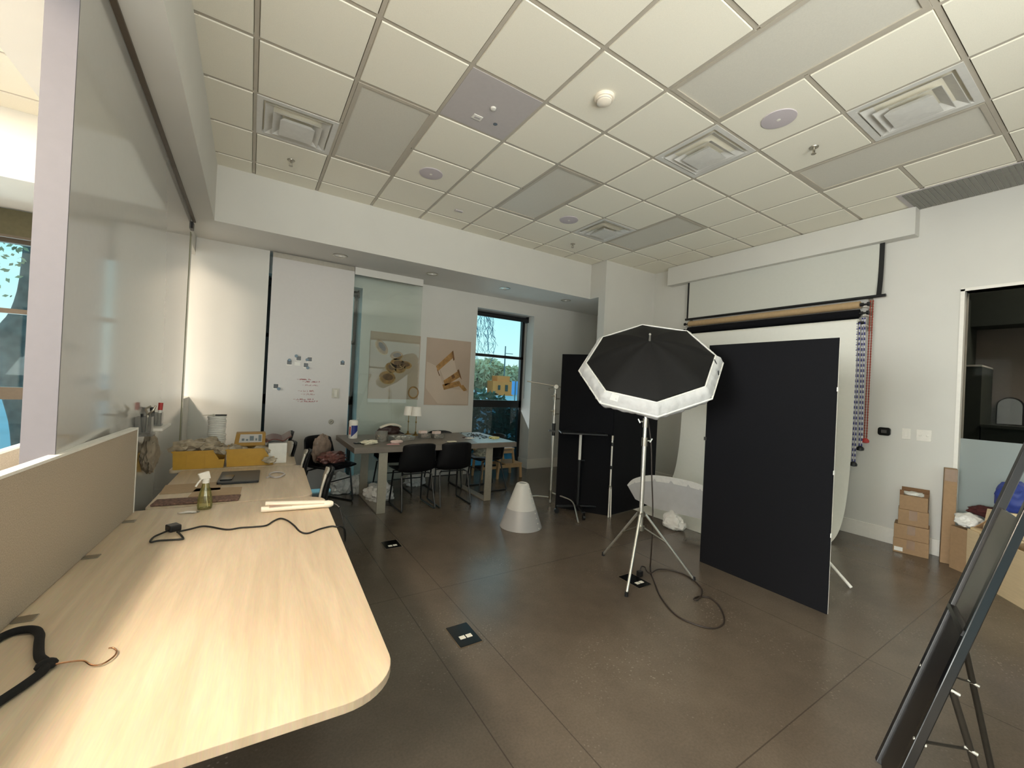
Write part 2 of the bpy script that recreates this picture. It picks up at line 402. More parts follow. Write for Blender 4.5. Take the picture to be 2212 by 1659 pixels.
def struct(mb, name, m, parent=None, **k):
    o = mb.build(name, m, parent, **k); o['kind'] = 'structure'
    return o
def dup(root, loc=None, rz=None, label=None, group=None):
    r = root.copy(); COL.objects.link(r)
    if loc is not None: r.location = loc
    if rz is not None: r.rotation_euler = (0, 0, rz)
    if label: r['label'] = label
    if group: r['group'] = group
    for ch in list(root.children):
        c = ch.copy(); COL.objects.link(c); c.parent = r
        for g in list(ch.children):
            d = g.copy(); COL.objects.link(d); d.parent = c
    return r
def Mrot(loc, rz): return Matrix.Translation(Vector(loc)) @ Matrix.Rotation(rz, 4, 'Z')

T = 0.6096; ZC = 3.655; ZS = 3.07
XL, YB, XR, YW = -2.146, 3.335, 4.25, 4.40

# ------------------------------------------------------------------ the setting
struct(MB().box(-7.2, 8.2, -6.2, 4.82, -0.12, 0), 'floor', FLOOR)
# special ceiling cells (i0,i1,j0,j1)
TROFF = [(-2,-1,2,4), (1,2,2,4), (1,2,-2,0), (4,5,2,4), (4,5,-2,0)]
DIFFC = [(-3,3), (2,0), (3,3), (3,-2)]
ACC = (-1,1)
RET = (6,-2)
SIDELIT = [(-7,-6,-4), (-7,-3,-1), (-7,2,4)]     # lit troffers of the side room (i, j0, j1)
special = set()
for a, b, c, d in TROFF:
    for j in range(c, d): special.add((a, j))
for i, j in DIFFC: special.add((i, j))
for i, a, b in SIDELIT:
    for j in range(a, b): special.add((i, j))
special.add(ACC)
cb = MB()
cb.box(-7.2, 8.2, -6.2, 4.8, ZC+0.02, ZC+0.15)
for i in range(-12, 7):
    for j in range(-10, 6):
        if (i, j) in special: continue
        x0, x1, y0, y1 = i*T, (i+1)*T, j*T, (j+1)*T
        if x1 > XR: x1 = XR + 0.02
        if x0 < -2.88 and x1 > -2.88: x1 = -2.85
        if -2.88 <= x0 and x0 < XL:
            if x1 <= XL: continue
            x0 = XL - 0.02
        if y1 > YB: y1 = YB + 0.02
        if y0 >= YB or x0 >= XR: continue
        if x1 - x0 < 0.06 or y1 - y0 < 0.06: continue
        g = 0.012; b = 0.007
        top = [(x0+g, y0+g), (x1-g, y0+g), (x1-g, y1-g), (x0+g, y1-g)]
        bot = [(x0+g+b, y0+g+b), (x1-g-b, y0+g+b), (x1-g-b, y1-g-b), (x0+g+b, y1-g-b)]
        cb.hexa([(p[0], p[1], ZC-0.006) for p in bot] + [(p[0], p[1], ZC+0.021) for p in top])
struct(cb, 'ceiling', TILE)
gb = MB(); w = 0.0125
def skipx(i, j):   # bar segment on line y=j*T over column i
    return any(a <= i < b and c < j < d for a, b, c, d in TROFF) or any(i == a and p < j < q for a, p, q in SIDELIT)
for i in range(-12, 7):
    for j in range(-10, 6):
        x0, x1 = i*T, min((i+1)*T, XR)
        if x1 <= XL and x0 >= -2.9: continue
        if not skipx(i, j) and j*T < YB: gb.box(x0, x1, j*T-w, j*T+w, ZC, ZC+0.02)
        if j*T < YB and not (XL > i*T > -2.9): gb.box(i*T-w, i*T+w, j*T+w, min((j+1)*T-w, YB), ZC, ZC+0.02)
gb.box(XL-0.01, 3.06, YB-0.022, YB, ZC-0.002, ZC+0.01).box(XL, XL+0.022, -6, YB, ZC-0.002, ZC+0.01).box(XR-0.022, XR, -6, 3, ZC-0.002, ZC+0.01)
struct(gb, 'trim_1', TBAR)
# dropped soffit along back wall and the beam on the left
struct(MB().box(-7.2, 3.05, YB, 4.5, ZS, ZC+0.01).box(3.051, 4.3, 3.13, 4.5, ZS, ZC+0.01), 'trim_2', WALL)
struct(MB().box(-2.88, XL, -6.2, YB, ZS, ZC+0.01), 'trim_3', WALL)
# back wall with three tall window openings
OP = [(-4.71, -3.52), (-1.62, -0.43), (1.47, 2.66)]
bw = MB(); xs = [-7.2] + [v for o in OP for v in o] + [XR+0.15]
for k in range(0, len(xs), 2): bw.box(xs[k], xs[k+1], YW, 4.80, 0, 3.1)
for a, b in OP: bw.box(a, b, YW, 4.80, 2.85, 3.1)
struct(bw, 'wall_back', WALL)
struct(MB().box(3.05, XR, 2.98, 3.13, 0, ZC+0.01), 'wall_alcove', WALL)
rw = MB().box(XR, XR+0.15, -0.81, YW, 0, ZC+0.05).box(XR, XR+0.15, -2.4, -0.81, 2.70, ZC+0.05).box(XR, XR+0.15, -6.2, -2.4, 0, ZC+0.05)
struct(rw, 'wall_right', WALL)
# left end: pony wall, jamb and header of the opening beside the sliding board
struct(MB().box(-2.50, -2.352, 3.52, YW, 0, 1.22).box(-2.50, -2.365, 4.27, YW, 1.22, ZS).box(-2.50, -2.365, 3.52, 4.27, 2.9, ZS), 'wall_left', WALL)
struct(MB().box(-7.35, -7.2, -6.2, -5.2, 0, 3.7).box(-7.35, -7.2, 2.8, 4.8, 0, 3.7).box(-7.35, -7.2, -5.2, 2.8, 0, 0.5).box(-7.35, -7.2, -5.2, 2.8, 3.0, 3.7).box(-7.35, -7.2, -2.7, -2.4, 0.5, 3.0).box(-7.35, -7.2, 0.0, 0.3, 0.5, 3.0), 'wall_far', WALLL)  # unseen side windows, openings added to let light in
FW = [(-6.6, -4.6), (-3.9, -1.9), (-1.2, 0.8), (1.5, 3.5)]  # unseen front windows, added for the light they admit
fw = MB(); xs = [-7.2] + [v for o in FW for v in o] + [8.2]
for k in range(0, len(xs), 2): fw.box(xs[k], xs[k+1], -4.0, -3.8, 0, 3.7)
for a, b in FW: fw.box(a, b, -4.0, -3.8, 0, 0.7).box(a, b, -4.0, -3.8, 2.9, 3.7)
struct(fw, 'wall_front', WALL)
# baseboards
bbk = MB()
bbk.box(-2.35, -1.625, 4.104, 4.12, 0, 0.175)
for a, b in ((-0.43, 1.47), (2.66, XR)): bbk.box(a, b, YW-0.016, YW, 0, 0.175)
bbk.box(2.645, 2.66, YW-0.016, 4.70, 0, 0.175)
struct(bbk, 'baseboard_back', WHITEM, bevel=0.003)
struct(MB().box(XR-0.016, XR, -0.80, 2.98, 0, 0.165).box(XR-0.016, XR, 3.14, YW, 0, 0.165), 'baseboard_right', WHITEM, bevel=0.003)
struct(MB().box(3.05, XR-0.02, 2.964, 2.98, 0, 0.165), 'baseboard_alcove', WHITEM, bevel=0.003)
# windows in the back wall
for n, (a, b) in enumerate(OP):
    fm = BROWNT if n == 0 else BLKF
    f = MB(); y0, y1 = 4.70, 4.77
    f.box(a, a+0.055, y0, y1, 0, 2.85).box(b-0.055, b, y0, y1, 0, 2.85)
    for z0, z1 in ((0, 0.05), (1.12, 1.25), (2.04, 2.09), (2.79, 2.85)): f.box(a, b, y0, y1, z0, z1)
    fr = struct(f, 'window_%d' % (n+1), fm)
    for z0, z1, g in ((0.05, 1.12, GLASS if n < 2 else SPAND), (1.25, 2.04, GLASS), (2.09, 2.79, GLASS)):
        p = MB().box(a+0.055, b-0.055, 4.732, 4.738, z0, z1).build('pane', g, fr)
# frames of unseen front windows, added to let light in behind the camera
pf = None
for n, (a, b) in enumerate(FW):
    f = MB().box(a, a+0.05, -3.93, -3.87, 0.7, 2.9).box(b-0.05, b, -3.93, -3.87, 0.7, 2.9).box(a, b, -3.93, -3.87, 0.7, 0.76).box(a, b, -3.93, -3.87, 2.84, 2.9).box(a, b, -3.93, -3.87, 1.9, 1.95)
    struct(f, 'window_%d' % (n+5), BLKF)
# roller shade cassettes
for n, (a, b, lab) in enumerate(((OP[1][0], OP[1][1], 'black roller shade tube at window head behind the white sliding board'), (OP[2][0], OP[2][1], 'black roller shade tube at the head of the window beside the ring posters'))):
    t = thing('window_blind', lab, 'blind', ((a+b)/2, 4.62, 2.76))
    part(MB().cyl((a+0.02, 4.62, 2.79), (b-0.015, 4.62, 2.79), 0.042, n=16), 'tube', BLK, t, True, smooth=True)
    part(MB().box(a+0.006, a+0.02, 4.57, 4.67, 2.74, 2.85), 'bracket', BLK, t, True); part(MB().box(b-0.015, b-0.002, 4.57, 4.67, 2.74, 2.85), 'bracket', BLK, t, True)
    part(MB().tube([(b-0.03, 4.575, 2.79), (b-0.03, 4.575, 1.3)], 0.003, 6), 'pull_chain', BLK, t, True)
t = thing('window_blind', 'olive roller shade above the far left window with the tree trunk', 'blind', (-4.1, 4.37, 2.8))
part(MB().box(-4.9, -3.4, 4.36, 4.375, 2.80, 3.06), 'fabric', OLIVED, t, True)
part(MB().box(-4.9, -3.4, 4.355, 4.38, 2.775, 2.80), 'hem_bar', BROWNT, t, True)
# sliding white board on left side
t = thing('sliding_board', 'tall glossy white sliding board panel on the left beside the desks', 'whiteboard', (-2.38, 1.8, 0))
part(MB().box(-2.425, -2.34, 0.2, 3.405, 0.012, ZS-0.012), 'board_panel', WBOARD, t, True, bevel=0.002)
part(MB().box(-2.425, -2.34, 0.192, 0.2, 0.012, ZS-0.012), 'end_cap', ENDC, t, True, label='pale lavender end cap')
part(MB().box(-2.402, -2.336, 3.409, 3.51, 0.012, ZS-0.14), 'edge_strip', OLIVE, t, True, label='olive green glass edge strip')
part(MB().box(-2.385, -2.325, 3.42, 3.52, ZS-0.1, ZS-0.03), 'track_stop', BLK, t, True)
struct(MB().box(-2.338, -2.312, -6, 3.515, ZS-0.012, ZS+0.001), 'trim_4', BROWNT)  # brown strip for the door track and the shadow gap beside it
# right wall interior window with dark room behind
f = MB().box(XR-0.012, XR+0.16, -0.83, -0.80, 0, 2.72).box(XR-0.012, XR+0.16, -2.42, -0.80, 2.70, 2.73).box(XR-0.012, XR+0.16, -2.42, -2.39, 0, 2.72)
wf = struct(f, 'window_4', WHITEM)
MB().box(XR+0.06, XR+0.068, -2.39, -0.83, 1.22, 2.70).build('pane', DKGLASS, wf)
o = MB().box(XR+0.06, XR+0.068, -2.39, -0.83, 0.0, 1.22).build('frosted_pane', FROST, wf)
struct(MB().box(8.0, 8.2, -6, 3, 0, 3.7).box(XR+0.15, 8.0, 2.5, 2.6, 0, 3.7).box(XR+0.15, 8.0, -5.0, -4.9, 0, 3.7), 'wall_beyond', DARKW)

# ------------------------------------------------------------------ ceiling things
def troffer(i, j0, j1, label, lit=False, group='unlit ceiling troffers'):
    x0, x1, y0, y1 = i*T, (i+1)*T, j0*T, j1*T; g = 0.014
    t = thing('ceiling_light', label, 'ceiling light', ((x0+x1)/2, (y0+y1)/2, ZC), 0, group)
    fr = MB(); a, b, c, d = x0+g, x1-g, y0+g, y1-g; k = 0.03
    fr.box(a, b, c, c+k, ZC-0.004, ZC+0.022).box(a, b, d-k, d, ZC-0.004, ZC+0.022).box(a, a+k, c+k, d-k, ZC-0.004, ZC+0.022).box(b-k, b, c+k, d-k, ZC-0.004, ZC+0.022)
    part(fr, 'frame', TBAR, t, True)
    part(MB().box(a+k, b-k, c+k, d-k, ZC+0.004, ZC+0.018), 'lens', LAMPW if lit else LENS, t, True)
labs = ['unlit rectangular ceiling light next to the leftmost air diffuser', 'unlit rectangular ceiling light in the middle of the ceiling, left of the far air diffuser',
        'large unlit ceiling light at the top of the picture beside the big ceiling speaker', 'unlit ceiling light just right of the farthest air diffuser', 'unlit ceiling light on the right below the near air diffuser']
for (a, b, c, d), l in zip(TROFF, labs): troffer(a, c, d, l)
for k, (i, a, b) in enumerate(SIDELIT):
    troffer(i, a, b, 'lit warm ceiling light in the side room behind the desks', True, 'lit side room ceiling lights')
def diffuser(i, j, label):
    cx, cy = (i+.5)*T, (j+.5)*T
    t = thing('air_diffuser', label, 'air vent', (cx, cy, ZC), 0, 'square ceiling air diffusers')
    def sq(h): return [(-h,-h),(h,-h),(h,h),(-h,h)]
    def frustum(h0, z0, h1, z1, th=0.004):
        m = MB(); A = [m.bm.verts.new((x, y, z0)) for x, y in sq(h0)]; B = [m.bm.verts.new((x, y, z1)) for x, y in sq(h1)]
        A2 = [m.bm.verts.new((x, y, z0)) for x, y in sq(h0-th)]; B2 = [m.bm.verts.new((x, y, z1)) for x, y in sq(h1-th)]
        m.bridge(A, B); m.bridge(B2, A2); m.bridge(A2, A); m.bridge(B, B2); return m
    m = MB()
    for a0, a1, b0, b1 in ((-0.294, 0.294, -0.294, -0.255), (-0.294, 0.294, 0.255, 0.294), (-0.294, -0.255, -0.255, 0.255), (0.255, 0.294, -0.255, 0.255)): m.box(a0, a1, b0, b1, -0.005, 0.006)
    part(m, 'outer_frame', DIFFM, t)
    part(frustum(0.256, -0.004, 0.235, 0.10), 'recess_wall', DIFFM, t)
    part(MB().box(-0.24, 0.24, -0.24, 0.24, 0.10, 0.104), 'shade_sheet', DUCTSH, t, label='dark sheet painting the shade above the vanes')  # shade inside the diffuser, painted as a dark sheet
    part(frustum(0.238, -0.012, 0.168, 0.028), 'outer_vane', DIFFM, t)
    part(frustum(0.180, -0.030, 0.118, 0.012), 'middle_vane', DIFFM, t)
    m = MB(); A = [m.bm.verts.new((x, y, -0.046)) for x, y in sq(0.128)]; Am = [m.bm.verts.new((x, y, -0.050)) for x, y in sq(0.05)]; B = [m.bm.verts.new((x, y, -0.010)) for x, y in sq(0.10)]
    m.bridge(A, B); m.cap(B); m.bridge(Am, A); m.cap(Am, True)
    part(m, 'centre_plate', DIFFM, t)
    return t
for (i, j), l in zip(DIFFC, ['square air diffuser at the far left of the ceiling above the sliding boards', 'square air diffuser in the centre right of the ceiling below the large speaker', 'farthest square air diffuser near the back corner', 'square air diffuser at the upper right of the ceiling']): diffuser(i, j, l)
def speaker(i, j, label):
    c = ((i+.5)*T, (j+.5)*T, ZC-0.006)
    t = thing('ceiling_speaker', label, 'speaker', c, 0, 'round ceiling speakers')
    part(MB().lathe([(0.118, 0), (0.116, -0.006), (0.09, -0.009), (0.02, -0.010)], n=32), 'grille', SPKG, t, smooth=True)
    part(MB().lathe([(0.014, -0.010), (0.012, -0.012)], n=16), 'badge', WHITEM, t)
for (i, j), l in zip([(-1,3), (2,3), (2,-1)], ['round grey ceiling speaker above the glass sliding panel', 'round grey ceiling speaker beside the farthest air diffuser', 'largest round grey ceiling speaker at the upper right']): speaker(i, j, l)
def sprinkler(x, y, label):
    t = thing('fire_sprinkler', label, 'sprinkler', (x, y, ZC-0.006), 0, 'ceiling fire sprinklers')
    part(MB().lathe([(0.035, 0), (0.032, -0.006), (0.012, -0.008)], n=20), 'escutcheon', STEEL, t, smooth=True)
    part(MB().cyl((0,0,-0.008), (0,0,-0.03), 0.008, n=10).bar((-0.014,0,-0.028), (-0.012,0,-0.055), 0.004, 0.006).bar((0.014,0,-0.028), (0.012,0,-0.055), 0.004, 0.006).box(-0.016,0.016,-0.005,0.005,-0.032,-0.026), 'body', STEEL, t)
    part(MB().lathe([(0.018, -0.055), (0.018, -0.058)], n=16), 'deflector', STEEL, t)
sprinkler(-1.52, 2.76, 'fire sprinkler on the ceiling just in front of the leftmost air diffuser')
sprinkler(2.13, 2.76, 'fire sprinkler on the ceiling just in front of the farthest air diffuser')
sprinkler(2.13, -0.30, 'fire sprinkler on the ceiling next to the largest speaker')
t = thing('smoke_detector', 'cream round smoke detector in the middle of a ceiling tile', 'smoke detector', (0.5*T, 0.5*T, ZC-0.006))
part(MB().lathe([(0.072, 0), (0.072, -0.012), (0.066, -0.02)], n=28), 'base', IVORY, t, smooth=True)
part(MB().lathe([(0.056, -0.02), (0.052, -0.042), (0.03, -0.052), (0.002, -0.054)], n=28), 'cap', IVORY, t, smooth=True)
part(MB().lathe([(0.054, -0.030), (0.0545, -0.036)], n=28, caps=False), 'vent_slot', GREYP, t)
t = thing('access_panel', 'grey ceiling panel with a sensor, a small outlet and a hole', 'ceiling panel', (-0.5*T, 1.5*T, ZC))
part(MB().box(-0.292, 0.292, -0.292, 0.292, -0.004, 0.02), 'panel', GREYP, t)
part(MB().lathe([(0.022, -0.004), (0.02, -0.014), (0.005, -0.018)], o=(0.02, -0.02, 0), n=20), 'sensor', WHITEM, t, smooth=True)
ob = part(MB().box(-0.04, 0.04, -0.028, 0.028, -0.010, -0.004, Matrix.Translation((-0.03, 0.15, 0))), 'outlet', WHITEM, t, bevel=0.002)
part(MB().box(-0.025, 0.025, -0.012, 0.012, -0.0115, -0.010, Matrix.Translation((-0.03, 0.15, 0))), 'socket_face', GREYP, ob)
part(MB().lathe([(0.018, -0.0055), (0.018, -0.004)], o=(0.13, 0.14, 0), n=20), 'cable_hole', BLKSH, t)
o = solo(MB().box(-0.05, 0.05, -0.02, 0.02, -0.012, 0, Matrix.Translation((0.5*T, 4.55*T, ZC-0.006))), 'occupancy_sensor', GREYP, 'small grey rectangular sensor on a ceiling tile near the back soffit', 'sensor')
t = thing('return_grille', 'dark grey return air grille in the ceiling at the right edge', 'air vent', (6.5*T, -1.55*T, ZC-0.006))
part(MB().box(-0.275, 0.275, -0.53, 0.53, -0.008, 0), 'grille_frame', GREYP, t)
sl = MB()
for k in range(26): sl.box(-0.262, 0.262, -0.507+k*0.0385, -0.475+k*0.0385, -0.012, -0.008)
part(sl, 'louvre', LOUV, t)
o = solo(MB().lathe([(0.04, 0), (0.036, -0.015), (0.01, -0.02)], o=(-0.20, -0.42, ZC-0.006), n=20), 'fire_sprinkler', STEEL, 'fire sprinkler cut by the top edge of the picture', 'sprinkler', 'ceiling fire sprinklers', smooth=True)
for k, (x, l) in enumerate(((-0.87, 'leftmost recessed downlight in the soffit above the white sliding board'), (0.36, 'second recessed downlight from the left, above the glass panel'), (1.58, 'third recessed downlight from the left, above the window'), (2.83, 'rightmost recessed downlight in the soffit near the alcove'))):
    t = thing('downlight', l, 'downlight', (x, 3.71, ZS), 0, 'soffit downlights')
    part(MB().lathe([(0.088, 0.0), (0.088, -0.006), (0.07, -0.008), (0.066, 0.0)], n=28, caps=False), 'trim_ring', STEEL, t, smooth=True)
    part(MB().lathe([(0.066, -0.004), (0.058, -0.0015)], n=28), 'reflector', CHROME, t, smooth=True)
    part(MB().lathe([(0.022, -0.004), (0.02, -0.012), (0.006, -0.016)], n=16), 'bulb', WHITEM, t, smooth=True)

# ------------------------------------------------------------------ back wall sliding panels
t = thing('sliding_board', 'white sliding board on the back wall with photos and red handwriting', 'whiteboard', (-1.1, 4.12, 0))
part(MB().box(-1.59, -0.61, 4.10, 4.135, 0.03, 3.0), 'board_panel', WBOARDM, t, True, bevel=0.002)
part(MB().box(-1.59, -0.61, 4.115, 4.16, 3.0, ZS-0.003), 'track_rail', STEEL, t, True, label='grey steel head track')
hd = part(MB().box(-0.825, -0.735, 4.093, 4.10, 1.245, 1.375), 'pull_handle', LEGM, t, True, bevel=0.002)
part(MB().box(-0.797, -0.763, 4.089, 4.094, 1.26, 1.36), 'finger_recess', LENS, hd, True)
lk = part(MB().lathe([(0.034, 0), (0.034, 0.006), (0.026, 0.008), (0.024, 0.004)], o=(-0.818, 4.10, 0.925), ax=(0,-1,0), n=24), 'lock', LEGM, t, True, smooth=True)
part(MB().bar((-0.83, 4.093, 0.918), (-0.806, 4.093, 0.932), 0.008, 0.006), 'key_slot', BLK, lk, True)
# red handwriting strokes lying on the board
wr = MB()
lines = [(-1.255, 1.475, 0.14, 1), (-1.19, 1.448, 0.19, 1), (-1.19, 1.402, 0.17, 0.55), (-1.235, 1.325, 0.165, 0.8), (-1.20, 1.283, 0.145, 0.6), (-1.285, 1.216, 0.215, 1), (-1.235, 1.188, 0.22, 1)]
hr = random.Random(3)
for (x, z, ln, wgt) in lines:
    wr.bar((x, 4.0995, z+0.003), (x+0.022, 4.0995, z+0.004), 0.0032*wgt, 0.001, up=(0,1,0))
    cx = x+0.034
    while cx < x+ln+0.02:
        h = 0.017 if hr.random() > 0.2 else 0.008; k = hr.randint(0, 3); up = 0.02*(cx-x)
        z0 = z-0.006+up; wd = 0.009
        P = [[(0,0),(0,1),(1,1),(1,.5),(0,.5)], [(0,0),(.5,1),(1,0)], [(0,1),(0,0),(1,0)], [(0,0),(0,1),(1,0),(1,1)]][k]
        for p, q in zip(P, P[1:]): wr.bar((cx+p[0]*wd, 4.0995, z0+p[1]*h), (cx+q[0]*wd, 4.0995, z0+q[1]*h), 0.0036*wgt, 0.001, up=(0,1,0))
        cx += wd+0.006+(0.014 if hr.random() > 0.85 else 0)
part(wr, 'marker_writing', REDINK, t, True, label='red handwritten notes')
# photos and magnets
def photo(x, z, mx, mz, label):
    q = thing('photo_print', label, 'photo', (x, 4.10, z), 0, 'small instant photos on the sliding board')
    part(MB().box(-0.031, 0.031, -0.0015, -0.0002, -0.038, 0.033), 'paper', PHOTOB, q)
    part(MB().box(-0.026, 0.026, -0.0022, -0.0015, -0.024, 0.028), 'picture', PHOTO, q)
    solo(MB().lathe([(0.019, 0), (0.019, 0.008), (0.016, 0.012)], o=(x+mx, 4.0976, z+mz), ax=(0,-1,0), n=18), 'round_magnet', MAGN, 'blue grey round magnet holding the '+label, 'magnet', 'round magnets on the sliding board', smooth=True)
photo(-1.35, 1.688, 0.0, 0.03, 'photo farthest left in the upper cluster')
photo(-1.245, 1.748, -0.03, 0.03, 'photo at the top of the upper cluster')
photo(-1.117, 1.745, -0.03, -0.006, 'photo farthest right in the upper cluster')
photo(-1.157, 1.666, 0.022, -0.032, 'photo lowest in the upper cluster')
photo(-0.71, 1.725, 0.0, 0.02, 'lone photo near the right edge of the board')
photo(-1.486, 1.377, 0.032, -0.03, 'lone photo near the left edge of the board')
o = solo(MB().box(-1.29, -1.225, 4.0987, 4.0998, 1.655, 1.70), 'paper_note', LABEL, 'blank white paper note between the clustered photos', 'note')
# track fascia left of the board and valance above glass
struct(MB().box(-2.362, -1.625, 4.12, YW, 0, ZS+0.001), 'wall_recess', WALL)
t = thing('glass_panel', 'clear greenish sliding glass panel in front of the ring poster', 'glass panel', (-0.11, 4.13, 0))
part(MB().box(-0.605, 0.378, 4.125, 4.135, 0.04, 2.965), 'glass_sheet', TGLASS, t, True)
part(MB().box(-0.605, 0.378, 4.10, 4.15, 2.965, ZS-0.004), 'valance', WALL, t, True)
# posters
def ring2d(mb, cx, cz, rx, rz, tk, ang, y, n=36, a0=0, a1=2*PI):
    V = []
    for i in range(n+1):
        a = a0+(a1-a0)*i/n; ca, sa = math.cos(ang), math.sin(ang); row = []
        for k in (1.0, 1-tk):
            u, v = rx*k*math.cos(a), rz*k*math.sin(a)
            row.append(mb.bm.verts.new((cx+u*ca-v*sa, y, cz+u*sa+v*ca)))
        V.append(row)
    for a, b in zip(V, V[1:]): mb.bm.faces.new((a[0], b[0], b[1], a[1]))
def ell(mb, cx, cz, rx, rz, ang, y, n=30):
    ca, sa = math.cos(ang), math.sin(ang)
    mb.bm.faces.new([mb.bm.verts.new((cx+rx*math.cos(t_)*ca-rz*math.sin(t_)*sa, y, cz+rx*math.cos(t_)*sa+rz*math.sin(t_)*ca)) for t_ in [2*PI*i/n for i in range(n)]])
t = thing('poster', 'poster of scattered gold rings hanging behind the glass panel', 'poster', (0.099, 4.398, 1.74))
part(MB().box(-0.288, 0.484, 4.392, 4.3995, 1.238, 2.243), 'print_sheet', POSTER, t, True)
g1, g2, g3 = MB(), MB(), MB()
def pz(u, v): return (-0.288+0.772*u, 2.243-1.005*v)
for (u, v, rx, rz, an) in ((0.22, 0.23, .125, .075, -0.9), (0.52, 0.34, .10, .07, 0.15), (0.55, 0.46, .115, .08, -0.1), (0.42, 0.53, .09, .075, -0.6), (0.60, 0.52, .10, .085, 0.3), (0.71, 0.47, .10, .06, -0.15), (0.36, 0.68, .125, .10, -0.12)):
    x, z = pz(u, v)
    ell(g1, x, z, rx, rz, an, 4.3915); ell(g2, x+0.008, z+0.012, rx*.62, rz*.5, an, 4.3912); ring2d(g3, x, z-0.004, rx*.97, rz*.95, .1, an, 4.3909, a0=PI, a1=2*PI)
x, z = pz(0.90, 0.89)
ring2d(g1, x, z, .082, .092, .2, 0, 4.3914); ring2d(g2, x, z, .088, .098, .06, 0, 4.3911)
part(g1, 'gold_ring_print', GOLDP, t, True); part(g2, 'shadow_print', GOLDD, t, True); part(g3, 'highlight_print', GOLDL, t, True)
t = thing('poster', 'poster of a hand wearing gold bands hanging between glass panel and window', 'poster', (0.98, 4.398, 1.7))
part(MB().box(0.588, 1.372, 4.392, 4.3995, 1.16, 2.24), 'print_sheet', POSTER, t, True)
def pq(u, v): return (0.588+0.784*u, 4.3914, 2.24-1.08*v)
h1 = MB(); h1.bm.faces.new([h1.bm.verts.new(pq(u, v)) for u, v in ((0.02,.36),(.25,.42),(.3,.46),(.33,.58),(.42,.74),(.86,.76),(.98,.80),(.98,.98),(.3,.98),(.02,.75))])
h1.bm.faces.new([h1.bm.verts.new(pq(u, v)) for u, v in ((0.3,.44),(.6,.26),(.68,.44),(.78,.58),(.7,.62),(.45,.66))])
part(h1, 'hand_print', POSTW, t, True)
h2 = MB()
def quad(m, pts, dy=0): m.bm.faces.new([m.bm.verts.new((p[0], 4.3910-dy, p[2])) for p in [pq(*q) for q in pts]])
quad(h2, ((.22,.42),(.56,.18),(.60,.27),(.27,.49))); quad(h2, ((.40,.63),(.72,.47),(.78,.56),(.44,.71))); quad(h2, ((.38,.69),(.76,.62),(.82,.69),(.42,.77)))
quad(h2, ((.76,.70),(.86,.68),(.96,.76),(.88,.78)))
part(h2, 'gold_band_print', GOLDP, t, True)
h3 = MB(); quad(h3, ((.56,.18),(.59,.16),(.63,.30),(.60,.32)), .0004); quad(h3, ((.70,.46),(.74,.44),(.82,.60),(.78,.57)), .0004); quad(h3, ((.57,.55),(.63,.52),(.66,.57),(.60,.60)), .0004); quad(h3, ((.24,.46),(.27,.48),(.32,.56),(.30,.56)), .0004)
part(h3, 'shadow_print', GOLDD, t, True)

# ------------------------------------------------------------------ right wall: screen and paper backdrops
t = thing('projector_screen', 'pull down projector screen half lowered from a long white box on the right wall', 'projector screen', (4.15, 1.08, 2.75))
part(MB().box(4.105, 4.247, -0.47, 2.605, 3.345, ZC-0.012), 'housing', WALL, t, True, bevel=0.004)
part(MB().grid(lambda u, v: (4.19-0.03*math.sin(PI*u)*0, -0.16+2.40*u, 2.755+0.60*v), 8, 4, 0.001), 'screen_fabric', SCRN, t, True)
def edge(y, w_): return MB().grid(lambda u, v: (4.189-0.045*(1-v)**3*(1 if y < 0 else 0), y+w_*u, 2.745+0.61*v), 1, 10, 0.0015)
part(edge(-0.205, 0.046), 'black_border', BLK, t, True, label='black side border'); part(edge(2.238, 0.03), 'black_border', BLK, t, True, label='black side border')
part(MB().cyl((4.175, -0.235, 2.745), (4.175, 2.275, 2.745), 0.017, n=12), 'bottom_bar', BLK, t, True, smooth=True)
YR0, YR1 = -0.03, 2.16
def roll(name, x, z, r, m, label):
    q = thing(name, label, 'paper roll', (x, 1.06, z-r), 0, 'paper backdrop rolls on the right wall')
    part(MB().cyl((x, YR0, z), (x, YR1, z), r, n=24), 'paper_roll', m, q, True, smooth=True)
    part(MB().cyl((x, YR0-0.03, z), (x, YR0, z), 0.02, n=14).cyl((x, YR1, z), (x, YR1+0.03, z), 0.02, n=14), 'core_tube', BLK, q, True, smooth=True)
    kn = MB()
    for a, s_ in ((YR0-0.03, -1), (YR1+0.03, 1)): kn.lathe([(0.010, 0), (0.010, 0.03), (0.024, 0.034), (0.024, 0.055), (0.012, 0.06)], o=(x, a, z), ax=(0, s_, 0), n=14)
    part(kn, 'expander_knob', BLK, q, True, smooth=True)
    return q
roll('backdrop_roll', 4.11, 2.655, 0.042, KRAFT, 'brown kraft paper roll directly under the projector screen')
part_root = roll('backdrop_roll', 4.10, 2.555, 0.046, BLKM, 'black paper roll between the brown roll and the white backdrop')
part(MB().box(4.148, 4.152, YR0+0.02, YR1-0.02, 2.42, 2.555), 'loose_paper', BLKM, part_root, True)
q = thing('paper_backdrop', 'white seamless paper hanging from the lowest roll and sweeping onto the floor', 'paper backdrop', (4.08, 1.06, 0))
part(MB().cyl((4.08, YR0, 2.44), (4.08, YR1, 2.44), 0.05, n=24), 'paper_roll', PAPER, q, True, smooth=True)
part(MB().cyl((4.08, YR0-0.05, 2.44), (4.08, YR1+0.05, 2.44), 0.018, n=14), 'core_tube', BLK, q, True, smooth=True)
sw = [(4.030, 2.44), (4.028, 2.0), (4.02, 1.5), (4.005, 1.0), (3.98, 0.70), (3.93, 0.42), (3.85, 0.22), (3.74, 0.09), (3.60, 0.025), (3.45, 0.006), (3.1, 0.004), (2.5, 0.004)]
swp = spline([Vector((a, 0, b)) for a, b in sw], 4)
n_ = len(swp)-1
